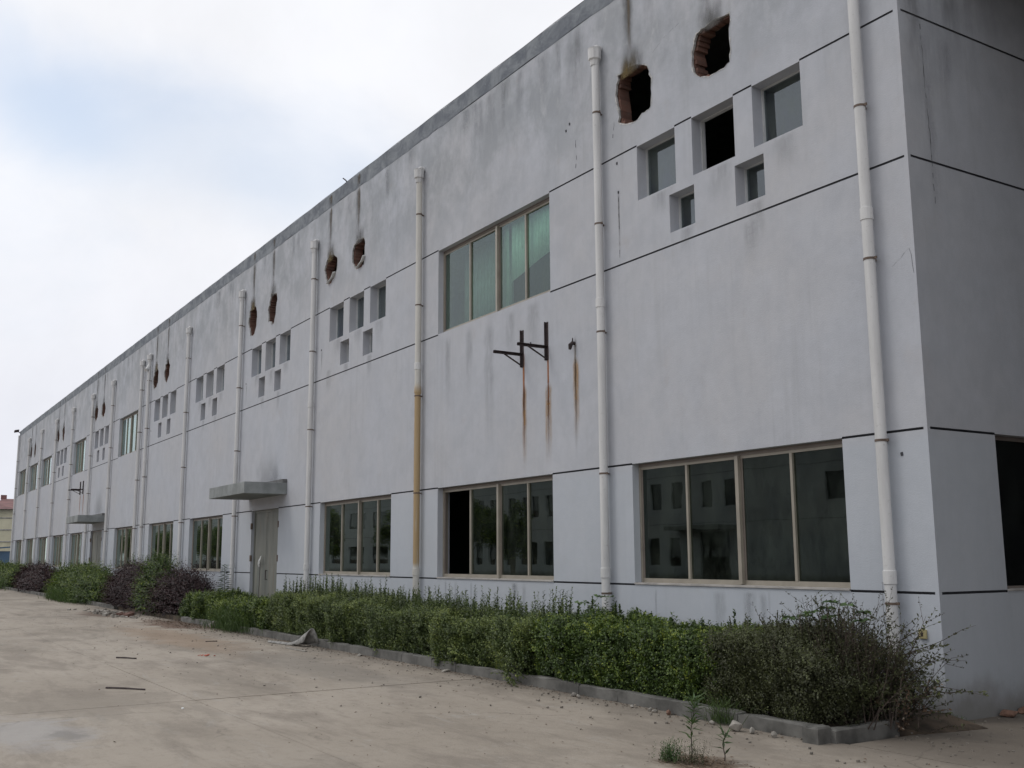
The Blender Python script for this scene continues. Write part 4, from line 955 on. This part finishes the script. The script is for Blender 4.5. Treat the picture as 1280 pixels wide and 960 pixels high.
def purple(x0, x1, hgt, seed, label, mat='lf_purple', n_=330, cy=-1.0, ry=.95, lf=(.055, .028)):
    r = np.random.default_rng(seed); cx = (x0+x1)/2; rx = (x1-x0)/2; root = empty('shrub', (cx, cy, .08)); tag(root, label, 'shrub', 'shrubs along the far wall')
    # drooping horizontal sprays on a dome
    n = n_*4; th = r.uniform(0, 2*np.pi, n); ph = np.arccos(r.uniform(0, 1, n)); rad = r.uniform(.72, 1.02, n)+.10*vnoise(th*5+ph*3, seed)
    P = np.stack([cx+rx*np.sin(ph)*np.cos(th)*rad, cy+ry*np.sin(ph)*np.sin(th)*rad, .06+hgt*(.08+.92*np.cos(ph)**.8)*rad], 1)
    out = unit(np.stack([np.sin(ph)*np.cos(th), np.sin(ph)*np.sin(th), .25*np.cos(ph)+.05+np.zeros(n)], 1)+r.normal(0, .22, (n, 3)))
    A = shoots(P-out*.22, out, r.uniform(.25, .5, n), 10, lf[0], lf[1], r.normal(.45, .16, n), up=-.1)
    m2 = n_//6; Pz = np.stack([r.uniform(cx-rx*.85, cx+rx*.85, m2), r.normal(cy, .3, m2), np.full(m2, hgt*.82)], 1); dz = unit(np.stack([r.normal(0, .45, m2), r.normal(0, .2, m2), np.ones(m2)], 1))
    B = shoots(Pz, dz, r.uniform(.25, .62, m2), 12, lf[0], lf[1], r.normal(.5, .1, m2), up=0)
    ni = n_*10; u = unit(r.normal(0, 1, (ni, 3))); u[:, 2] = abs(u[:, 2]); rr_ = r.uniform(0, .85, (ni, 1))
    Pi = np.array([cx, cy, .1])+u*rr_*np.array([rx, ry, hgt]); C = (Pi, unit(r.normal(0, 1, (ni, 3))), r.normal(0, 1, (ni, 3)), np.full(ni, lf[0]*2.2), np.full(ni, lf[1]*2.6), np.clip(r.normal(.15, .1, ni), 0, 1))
    cat_ = [np.concatenate([A[i], B[i], C[i]]) for i in range(6)]; ok = (cat_[0][:, 1] < -.03) & (cat_[0][:, 2] > .02); cat_ = [c[ok] for c in cat_]
    leaf_mesh('foliage', *cat_, M[mat], root, kind='stuff')
    st = MB()
    for k in range(16):
        a = r.uniform(0, 6.28); st.tube([(cx+r.normal(0, .1), cy+r.normal(0, .08), .06), (cx+math.cos(a)*rx*.3, cy+math.sin(a)*ry*.3, hgt*.4), (cx+math.cos(a)*rx*.75, cy+math.sin(a)*ry*.7, hgt*.75)], [.02, .014, .006], 5, cap=False)
    o = st.build('stems', M['stem'], root); o['kind'] = 'stuff'
purple(-32.6, -25.6, 1.42, 31, 'large dark purple leaved shrub left of the tall green one', n_=900)
purple(-25.8, -22.1, 1.28, 32, 'dark purple shrub right of the tall green one beside the yellow green hedge', n_=420)
purple(-27.0, -24.0, 1.72, 33, 'tall green shrub growing between two purple shrubs', 'lf_dark', 240, -1.35, .6, (.07, .03))
purple(-45.5, -33.5, 1.32, 34, 'wide bright green bush between the two purple bushes', 'lf_bright', 620, -1.0, 1.0, (.085, .04))
purple(-37.8, -32.6, 1.02, 38, 'low yellow green bush at the foot of the wide green bush', 'lf_bright', 200, -1.5, .7, (.06, .04))
purple(-57.0, -45.5, 1.28, 35, 'far dark purple bush in front of the distant canopy', n_=420, lf=(.09, .05))
purple(-66, -56, 1.3, 36, 'far green bush left of the distant purple bush', 'lf_bright', 420, -1.0, 1.1, (.10, .05))
purple(-76, -64, 1.4, 37, 'farthest green bush at the far end of the factory', 'lf_grey', 520, -1.2, 1.3, (.12, .06))
purple(-96, -73, 1.5, 39, 'green thicket beyond the far corner of the factory', 'lf_bright', 520, -1.5, 2.2, (.16, .09))

# sapling against the wall left of the door
sg_ = empty('sapling', (-21.8, -.45, .08)); tag(sg_, 'slim leafy sapling standing by the downpipe left of the door', 'sapling')
r = np.random.default_rng(77); P_ = np.array([[-22.15, -.45, .10]]); n = 90
t_ = np.linspace(.35, 1.42, n); az = np.arange(n)*2.4
Pp = np.stack([-21.75-.12*t_, np.full(n, -.45), t_], 1); Dd = np.stack([np.cos(az), np.sin(az)*.8, np.full(n, -.15)+t_*.25], 1)
leaf_mesh('leaves', Pp, Dd, np.tile([0, 0, 1.], (n, 1))+r.normal(0, .2, (n, 3)), .32*(1.25-t_*.55), .11*(1.2-t_*.4), r.uniform(0, .4, n), M['lf_broad'], sg_, 'stuff')
a = MB(); a.tube([(-21.76, -.45, .07), (-21.83, -.45, .7), (-21.92, -.45, 1.40)], [.012, .009, .004], 6); a.build('stem', M['stem_green'], sg_)
# broad leaved plant over the hedge
bl = empty('broadleaf_plant', (-.55, -.75, .08)); tag(bl, 'broad leaved plant rising over the hedge near the corner downpipe', 'plant')
a = MB(); Pn, Dn, Nn_, Ln, Wn = [], [], [], [], []
for (tx, ty, tz) in ((-.28, -.72, 1.06), (-.50, -.70, 1.08), (-.10, -.75, .93), (-.72, -.75, .98), (-.85, -.7, .94), (-.45, -.8, .95), (-.20, -.6, 1.0), (-1.0, -.75, .92), (-.62, -.62, 1.02)):
    a.tube([(-.6+r.normal(0, .05), -.75, .08), ((-.6+tx)/2+r.normal(0, .03), ty-.1, tz*.6), (tx, ty-.28, tz+.07)], [.008, .006, .004], 5, cap=False)
    n5 = 7
    for k in range(n5):
        an = r.uniform(0, .6)+k*2*math.pi/n5; Pn.append((tx, ty-.28, tz+.07)); Dn.append((math.cos(an), math.sin(an), -.12+r.normal(0, .12))); Nn_.append((r.normal(0, .15), r.normal(0, .15)-.2, 1)); Ln.append(r.uniform(.085, .125)); Wn.append(r.uniform(.07, .09))
leaf_mesh('leaves', np.array(Pn), np.array(Dn), np.array(Nn_), np.array(Ln), np.array(Wn), r.uniform(0, 1, len(Pn)), M['lf_broad'], bl, 'stuff')
o = a.build('stem', M['stem_green'], bl); o['kind'] = 'stuff'
vn = empty('climbing_vine', (-5.0, -.7, .08)); tag(vn, 'broad leaved vine sprawling over the hedge before the second downpipe', 'vine')
Pn, Dn, Nn_, Ln, Wn = [], [], [], [], []; a = MB()
for k in range(7):
    p = Vector((r.uniform(-5.3, -3.9), r.uniform(-1.2, -.6), .84)); d = Vector((r.normal(0, 1), r.normal(0, .4), .5)).normalized(); pts = [p.copy()]
    for s in range(9):
        d = (d+Vector((r.normal(0, .3), r.normal(0, .2), r.normal(-.08, .2)))).normalized(); p = p+d*.07; p.z = min(max(p.z, .8), 1.08); pts.append(p.copy())
        for q in range(2):
            Pn.append(tuple(p)); Dn.append((r.normal(0, 1), r.normal(0, 1)-.5, r.normal(0, .3))); Nn_.append((r.normal(0, .3), r.normal(0, .3)-.5, 1)); Ln.append(r.uniform(.05, .09)); Wn.append(r.uniform(.045, .07))
    a.tube(pts, .003, 4, cap=False)
leaf_mesh('leaves', np.array(Pn), np.array(Dn), np.array(Nn_), np.array(Ln), np.array(Wn), r.uniform(0, 1, len(Pn)), M['lf_broad'], vn, 'stuff'); o = a.build('stem', M['stem_green'], vn); o['kind'] = 'stuff'

def blades(name, n, cx, cy, sx, sy, h, w, label, mat, seed, lean=.35, zb=.0):
    r = np.random.default_rng(seed); root = empty(name, (cx, cy, zb)); tag(root, label, 'grass')
    P = np.stack([r.normal(cx, sx, n), r.normal(cy, sy, n), np.full(n, zb)], 1); D = unit(np.stack([r.normal(0, lean, n), r.normal(0, lean, n), np.ones(n)], 1)); L = h*r.uniform(.4, 1.1, n)
    n1 = unit(r.normal(0, 1, (n, 3))); leaf_mesh('blades', P, D, n1, L*.65, np.full(n, w), r.uniform(0, .8, n), M[mat], root, 'stuff', mid=.3)
    D2 = unit(D+np.stack([r.normal(0, .4, n), r.normal(0, .4, n), -.35*np.ones(n)], 1)); leaf_mesh('blade_tips', P+D*L[:, None]*.55, D2, n1, L*.5, np.full(n, w*.8), r.uniform(.2, 1, n), M[mat], root, 'stuff', mid=.3)
blades('grass_tuft', 2300, -16.9, -1.5, .65, .24, .60, .011, 'tall tuft of fine bright grass in front of the yellow green hedge', 'grass', 41, .22)
blades('grass_tuft', 900, -37.5, -2.0, 1.6, .15, .6, .02, 'patch of tall grass at the foot of the wide green bush', 'grass', 42, .25)
blades('grass_tuft', 160, -1.15, -1.84, .09, .05, .30, .006, 'thin grass tuft rooted against the nearest kerb', 'grass', 43, .35)
blades('grass_tuft', 900, -61, -2.3, 2.4, .2, .7, .03, 'far grass patch before the farthest green bushes', 'grass', 44, .25)
blades('grass_tuft', 500, -.12, .0, .12, .03, .10, .006, 'short grass at the foot of the building corner', 'grass', 45, .5)
# drooping sprig over the kerb
sg2 = empty('shrub_sprig', (-4.75, -1.85, 0)); tag(sg2, 'grey green sprig drooping from hedge over the kerb', 'sprig')
sprays(sg2, -4.95, -1.72, 26, 61, M['lf_grey'], .1, .22, (.18, .38), (.04, .018), 'stem_green', -.5)

# weeds in the yard joint
def weed(x, y, h, n, L, W, seed, label, name='weed', lean=0.0):
    r = np.random.default_rng(seed); root = empty(name, (x, y, 0)); tag(root, label, 'weed')
    pts = [(x+lean*t*h+.008*math.sin(t*9), y+.006*math.cos(t*7), h*t) for t in np.linspace(0, 1, 7)]
    a = MB(); a.tube(pts, list(np.linspace(.0055, .0018, 7)), 5, cap=False); a.build('stem', M['stem'], root)
    t = np.sort(np.concatenate([r.uniform(.12, 1, n//3), r.uniform(.55, 1, n-n//3)])); az = np.arange(n)*2.4
    P = np.stack([np.interp(t, np.linspace(0, 1, 7), [p[i] for p in pts]) for i in range(3)], 1)
    D = np.stack([np.cos(az), np.sin(az), r.uniform(-.2, 1.1, n)], 1)
    leaf_mesh('leaves', P, D, np.tile([0, 0, 1.], (n, 1))+r.normal(0, .3, (n, 3)), L*r.uniform(.6, 1.2, n), np.full(n, W), r.uniform(.1, 1, n), M['lf_broad'], root, 'stuff', mid=.35)
weed(.10, -3.36, .50, 64, .12, .020, 1, 'tallest thin weed growing from the dirt in the yard', lean=.12)
weed(.20, -3.10, .24, 16, .13, .022, 2, 'small weed with strap leaves right of the tall weed', lean=.05)
for k, (x, y, h, lb) in enumerate(((-.02, -3.47, .17, 'bushy low weed left of the tall weed'), (.17, -3.38, .21, 'dry upright weed spikes just right of the tall weed'))):
    root = empty('weed', (x, y, 0)); tag(root, lb, 'weed'); n = 60; r = np.random.default_rng(50+k)
    B = np.stack([r.normal(x, .045, n), r.normal(y, .05, n), np.zeros(n)], 1); dv = unit(np.stack([r.normal(0, .16, n), r.normal(0, .16, n), np.ones(n)], 1))
    A = shoots(B, dv, h*r.uniform(.5, 1.1, n), 14, .030 if k == 0 else .018, .010 if k == 0 else .007, r.uniform(.2, .7, n), up=0, spread=.6)
    leaf_mesh('leaves', *A, M['lf_broad'] if k == 0 else M['lf_twig'], root, 'stuff')

# ------------------------------------------------------------------ loose things on the ground
def scatter_leaves(name, n, fx, label, seed, mat, size=(.02, .05)):
    r = np.random.default_rng(seed); P = fx(r, n); D = unit(np.stack([r.normal(0, 1, n), r.normal(0, 1, n), r.normal(0, .15, n)], 1)); Nn = np.stack([r.normal(0, .25, n), r.normal(0, .25, n), np.ones(n)], 1)
    o = leaf_mesh(name, P, D, Nn, r.uniform(*size, n), r.uniform(size[0]*.5, size[1]*.6, n), r.uniform(0, 1, n), mat, None, 'stuff'); tag(o, label, 'litter'); return o
scatter_leaves('leaf_litter', 1600, lambda r, n: np.stack([r.uniform(-21, .1, n), -1.74-np.abs(r.normal(0, .10, n)), np.full(n, .008)], 1), 'dry leaf litter gathered along the foot of the kerb', 1, M['litter'], (.012, .04))
scatter_leaves('yard_litter', 1500, lambda r, n: np.stack([r.uniform(-32, 2, n), -1.9-np.abs(r.normal(0, 1.9, n)), np.full(n, .006)], 1), 'scraps of dry leaves scattered over the concrete yard', 2, M['litter'], (.01, .04))
scatter_leaves('weed_litter', 420, lambda r, n: np.stack([r.normal(.12, .20, n), r.normal(-3.32, .14, n), np.full(n, .008)], 1), 'brown leaf litter around the weeds in the yard', 3, M['litter'], (.01, .035))
scatter_leaves('earth_litter', 700, lambda r, n: np.stack([r.normal(-19.8, 1.6, n), r.normal(-1.95, .28, n), np.full(n, .012)], 1), 'reddish brown litter on the earth patch before the purple shrubs', 4, M['litter'], (.02, .07))
def stone(x, y, s, mat, label, seed, name='stone', cat='stone', flat=.7, group=None, z=0.0):
    bm = bmesh.new(); bmesh.ops.create_icosphere(bm, subdivisions=2, radius=1); r = np.random.default_rng(seed)
    ax = [r.normal(0, 1, 3) for _ in range(6)]
    for v in bm.verts:
        c = np.array(v.co); k = 1+.14*sum(math.tanh(2.5*float(c@a)) for a in ax[:3])/3
        for a in ax+[-q for q in ax]:
            a_ = a/np.linalg.norm(a); d = float(c@a_)
            if d > .6: c = c-a_*(d-.6)
        v.co = Vector(c*k*np.array([s, s*.8, s*flat]))
    zmin = min(v.co.z for v in bm.verts); me = bpy.data.meshes.new(name); bm.to_mesh(me); bm.free()
    o = link(name, me, mat); o.location = (x, y, z-zmin-.006); o.rotation_euler = (0, 0, seed)
    tag(o, label, cat, group); return o
SG = 'stones along the kerb'
stone(-.78, -2.02, .095, M['rubble'], 'largest broken concrete lump against the kerb near its right end', 1, 'concrete_lump', group=SG)
stone(-.62, -1.98, .05, M['rubble'], 'small grey stone just right of the largest concrete lump', 2, group=SG)
stone(-2.22, -1.86, .036, M['rubble'], 'left one of two round pale stones touching by the kerb', 3, group=SG)
stone(-2.13, -1.87, .038, M['rubble'], 'right one of two round pale stones touching by the kerb', 4, group=SG)
stone(-1.90, -1.88, .042, M['rubble_red'], 'tan stone by kerb right of the pale stone pair', 5, group=SG)
stone(-2.55, -1.84, .036, M['rubble'], 'single pale stone by kerb left of the stone pair', 6, group=SG)
stone(-1.20, -1.93, .036, M['rubble'], 'pale pebble by kerb behind the tall yard weed', 7, group=SG)
stone(-3.62, -1.84, .05, M['rubble'], 'crumbled pale chunk by kerb under the privet hedge', 8, group=SG)
stone(-3.50, -1.86, .04, M['rubble'], 'smaller chip right beside the crumbled pale chunk', 9, group=SG)
stone(-6.75, -1.83, .075, M['rubble'], 'pale chalky chunk by kerb under the spiky hedge', 10, group=SG, flat=.4)
stone(-.35, -1.98, .05, M['rubble'], 'grey stone tucked beside the corner kerb block', 11, group=SG)
stone(-9.7, -1.84, .07, M['rubble'], 'flat chip by kerb to the right of the grey sheath', 12, group=SG, flat=.35)
stone(.10, .80, .12, M['rubble_red'], 'reddish lump of rubble at the foot of the side wall', 13, 'rubble_lump', flat=.45)
stone(.06, 1.15, .09, M['rubble_red'], 'second rubble lump farther along the foot of side wall', 14, 'rubble_lump', flat=.6)
stone(-18.2, -1.78, .15, M['rubble'], 'squarish concrete block at the left end of the kerb by the bright hedge', 15, 'concrete_block')
stone(-5.2, -5.9, .028, M['white_chip'], 'small white pebble alone on the yard slab', 16, flat=.5)
rg = empty('rubble_heap', (-26.3, -2.5, 0)); tag(rg, 'strip of pale rubble and broken bits before the large purple shrub', 'rubble')
mb = MB(); r = np.random.default_rng(8)
for k in range(120):
    x, y = r.normal(-26.6, 1.3), r.normal(-2.45, .22); s = r.uniform(.02, .07); a = r.uniform(0, 3); mb.obox((x, y, s*.35), (s*math.cos(a), s*math.sin(a), s*.2), (-s*.7*math.sin(a), s*.7*math.cos(a), 0), (0, 0, s*.4))
o = mb.build('chips', M['rubble'], rg); o['kind'] = 'stuff'
mb = MB()
for k in range(14):
    x, y = r.normal(-24.9, .35), r.normal(-2.3, .1); a = r.uniform(0, 3); s = .09; mb.obox((x, y, .05), (s*math.cos(a), s*math.sin(a), .02), (-s*.5*math.sin(a), s*.5*math.cos(a), 0), (0, 0, .045))
o = mb.build('brick_bits', M['brick'], rg); o['kind'] = 'stuff'
# small crumbs over the yard near the kerb
mb = MB()
for k in range(420):
    x = r.uniform(-24, 1.2); y = -1.75-abs(r.normal(0, .35))-(r.uniform() > .8)*r.uniform(0, 3); s = r.uniform(.004, .014); a = r.uniform(0, 3)
    mb.obox((x, y, s*.5), (s*math.cos(a), s*math.sin(a), s*.2), (-s*.8*math.sin(a), s*.8*math.cos(a), 0), (0, 0, s*.6))
for k in range(160):
    x = r.uniform(0.05, 2.2); y = r.uniform(-1.6, .8); s = r.uniform(.004, .012); a = r.uniform(0, 3)
    mb.obox((x, y, s*.5), (s*math.cos(a), s*math.sin(a), 0), (-s*.8*math.sin(a), s*.8*math.cos(a), 0), (0, 0, s*.6))
tag(mb.build('grit', plain('dull_grit', (0.19, 0.17, 0.145), 0.95, 0, 0.25, 9, 0.4)), 'fine grit and crumbs of concrete strewn on the yard', 'grit', kind='stuff')
def stick(p, q, rad, label, sag=.01):
    a = MB(); p, q = Vector(p), Vector(q); pts = [p.lerp(q, t)+Vector((.0, sag*math.sin(t*math.pi), .002*math.sin(t*5))) for t in np.linspace(0, 1, 6)]
    a.tube(pts, [rad, rad*.9, rad, rad*.85, rad*.8, rad*.9], 6); tag(a.build('stick', M['iron']), label, 'stick', 'dark sticks lying on the yard')
stick((-7.52, -6.24, .014), (-7.07, -5.87, .014), .012, 'nearer dark stick lying on the bare yard concrete')
stick((-11.68, -5.27, .014), (-11.35, -5.03, .014), .013, 'farther dark stick lying on the bare yard concrete')
stick((-14.1, -2.9, .012), (-14.2, -3.1, .012), .01, 'short dark twig lying behind the red scraps')
red = plain('red_scrap', (.42, .09, .05), .7, 0, .1, 10, 0)
mb = MB()
for k in range(7):
    x, y = -11.23+r.normal(0, .07), -3.93+r.normal(0, .05); a = r.uniform(0, 3); s = r.uniform(.015, .035); mb.obox((x, y, .012), (s*math.cos(a), s*math.sin(a), .006), (-s*.6*math.sin(a), s*.6*math.cos(a), 0), (0, 0, .003))
tag(mb.build('red_scraps', red), 'few bright red paper scraps lying on the yard', 'litter', kind='stuff')
# dead palm sheath slumped on the kerb
sh = bmesh.new(); nu, nv = 16, 7; grid = []
for i in range(nu):
    t = i/(nu-1); x = -13.30+1.45*t - 0.0; cz = .015+.30*max(0, (t-.52)/.48)**1.5; wdt = .03+.15*t**1.3
    row_ = []
    for j in range(nv):
        s = j/(nv-1)*2-1
        row_.append(sh.verts.new((x+.05*s*t, -2.15+.30*t+wdt*s*.75, max(.012, cz*(1-.75*s*s) + .03*(1-abs(s))+(.012*math.sin(t*25+s*4)*t)))))
    grid.append(row_)
for i in range(nu-1):
    for j in range(nv-1): sh.faces.new((grid[i][j], grid[i+1][j], grid[i+1][j+1], grid[i][j+1]))
me = bpy.data.meshes.new('dry_sheath'); sh.to_mesh(me); sh.free()
o = link('dry_sheath', me, plain('dry_grey_sheath', (.27, .265, .25), .85, 0, .2, 14, .5), None, True); tag(o, 'dry grey curled sheath leaning on the kerb before the bright hedge', 'debris')
md = o.modifiers.new('s', 'SOLIDIFY'); md.thickness = .012
pk = MB(); pk.box(-11.9, -10.95, -2.32, -2.27, .002, .016); tag(pk.build('wood_strip', M['rubble']), 'pale flat strip of wood lying right of the dry sheath', 'wood')

# ------------------------------------------------------------------ neighbours and far things
yh = empty('yellow_house', (-150, 20, 0)); tag(yh, 'distant pale yellow house with a dark red hipped roof', 'house')
yel = plain('yellow_render', (.62, .58, .42), .9, 0, .08, .6, 0); redr = plain('red_roof_tiles', (.19, .095, .09), .8, 0, .2, .8, 0); blu = plain('blue_metal', (.06, .12, .20), .6, 0, .1, .5, 0)
a = MB(); a.box(-156, -142, 6.0, 34, 0, 8.0); a.build('wall', yel, yh)
a = MB()
for z in (3.9, 5.4, 6.9): a.box(-141.98, -141.9, 6.0, 34, z-.06, z+.06)
a.build('string_course', M['sill'], yh)
a = MB(); a.add([(-157, 4.6, 8.0), (-141, 4.6, 8.0), (-141, 35, 8.0), (-157, 35, 8.0), (-149, 7.6, 9.7), (-149, 31, 9.7)], [(0, 1, 4), (1, 2, 5, 4), (2, 3, 5), (3, 0, 4, 5), (0, 3, 2, 1)]); rf = a.build('roof', redr, yh)
a = MB(); a.box(-149.2, -148.8, 7.3, 8.0, 9.6, 10.2); a.build('ridge_ornament', redr, rf)
a = MB()
for k in range(6):
    for z in (1.2, 4.4): a.box(-141.97, -141.93, 9.5+k*4, 10.9+k*4, z, z+1.4)
a.build('window', M['groove'], yh)
bs = empty('blue_shed', (-134, 6, 0)); tag(bs, 'low blue metal shed below the distant yellow house', 'shed')
a = MB(); a.box(-138, -130, 3.0, 14, 0, 2.6); a.build('wall', blu, bs)
a = MB(); a.add([(-139, 2.0, 2.6), (-129.5, 2.0, 2.6), (-129.5, 15, 3.7), (-139, 15, 3.7), (-139, 2.0, 2.75), (-129.5, 2.0, 2.75), (-129.5, 15, 3.85), (-139, 15, 3.85)], [(0,3,2,1),(4,5,6,7),(0,1,5,4),(1,2,6,5),(2,3,7,6),(3,0,4,7)]); a.build('roof', blu, bs)

# factory across the yard (seen mirrored in the glass)
of = empty('opposite_factory', (-60, -42, 0)); tag(of, 'pale factory across the yard mirrored in the lower windows', 'factory')
OY = -42.0; ops = []
for k in range(16): ops.append((-82+2.35*k-1.2, -82+2.35*k, 0.9, 2.9))
for k in range(17): ops.append((-84+2.35*k-1.2, -84+2.35*k, 5.0, 6.9))
for k in range(40): ops += [(-92-5.7*k-3.4, -92-5.7*k, 0.9, 2.9), (-92-5.7*k-3.4, -92-5.7*k, 5.0, 6.9)]
ops = [q for q in ops if not (q[2] < 2 and -51 < q[1] < -46)] + [(-50.2, -47.2, 0.0, 3.3), (-38.6, -36.9, 5.0, 6.8), (-30, -28.2, 5.0, 6.8), (-22, -20.2, 5.0, 6.8), (-30, -26.5, .9, 2.9), (-22, -18.5, .9, 2.9)]
mb = MB(); PO = lambda u, z, d: (u, OY-d, z)
wall_sheet(mb, (-330, -10), (-.1, 9.2), ops, [(-330, -10, 3.9), (-330, -10, 7.4)], [], PO); reveals(mb, ops, PO, .25)
mb.box(-330, -10, OY-16, OY-.6, -.1, 9.19)
mb.build('wall', [M['wall'], M['groove']], of)
for (a_, b_, c_, d_) in ops:
    mb = MB(); mb.box(a_, b_, OY-.2, OY-.15, c_, d_); mb.build('window', M['glass_side'], of)
mb = MB(); mb.box(-51.5, -46.5, OY, OY+1.6, 3.4, 3.7); mb.build('door_canopy', M['conc'], of)
def tree(x, y, h, rad, seed, label):
    r = np.random.default_rng(seed); root = empty('tree', (x, y, 0)); tag(root, label, 'tree', 'trees before the opposite factory')
    a = MB(); a.tube([(x, y, 0), (x+.1, y, h*.35), (x, y+.1, h*.7), (x, y, h*.9)], [.16, .12, .07, .03], 8)
    for k in range(9):
        an = k*2.4; z = h*(.3+.06*k); a.tube([(x, y, z), (x+math.cos(an)*rad*.6, y+math.sin(an)*rad*.6, z+rad*.5)], [.05, .015], 5)
    a.build('trunk', M['bark'], root)
    cc = r.normal(0, 1, (26, 3)); cc = unit(cc)*r.uniform(.3, 1, (26, 1))*np.array([rad, rad, h*.36])+np.array([x, y, h*.62])
    n = 14000; i = r.integers(0, 26, n); P = cc[i]+unit(r.normal(0, 1, (n, 3)))*r.uniform(.2, .75, (n, 1))*rad*.45
    leaf_mesh('crown', P, r.normal(0, 1, (n, 3)), r.normal(0, 1, (n, 3)), r.uniform(.1, .2, n), r.uniform(.05, .1, n), r.uniform(0, 1, n), M['lf_dark'], root, 'stuff')
tree(-56, -30, 5.6, 1.9, 1, 'rounded green tree before the opposite factory, nearest the camera')
tree(-62, -30.5, 6.2, 2.2, 2, 'second green tree from the near end before the opposite factory')
tree(-69, -30, 5.2, 1.8, 3, 'smallest green tree before the opposite factory')
tree(-77, -31, 6.4, 2.3, 4, 'tall broad green tree before the opposite factory')
tree(-90, -30, 6.0, 2.2, 5, 'farthest green tree before the opposite factory')

ORD = 'sixth seventh eighth ninth tenth eleventh twelfth thirteenth fourteenth fifteenth sixteenth'.split()
for k in range(11): tree(-101-8.5*k, -31+1.2*math.sin(k*2.3), 6.2+.9*math.sin(k*1.7), 2.7, 20+k, ORD[k]+' tree from the near end of the row across the yard')

# unseen building beyond the passage; roof added to darken the side wall
nb = empty('neighbouring_building', (9, 12, 0)); tag(nb, 'unseen grey building across the passage with a roof added to shade the side wall', 'building')
mb = MB(); mb.box(5.2, 22, 0.6, 30, -.1, 10.2); mb.build('wall', M['side'], nb)
mb = MB(); mb.box(0.03, 5.2, 0.8, 30, 8.36, 8.7); mb.build('added_shade_roof', M['conc'], nb)
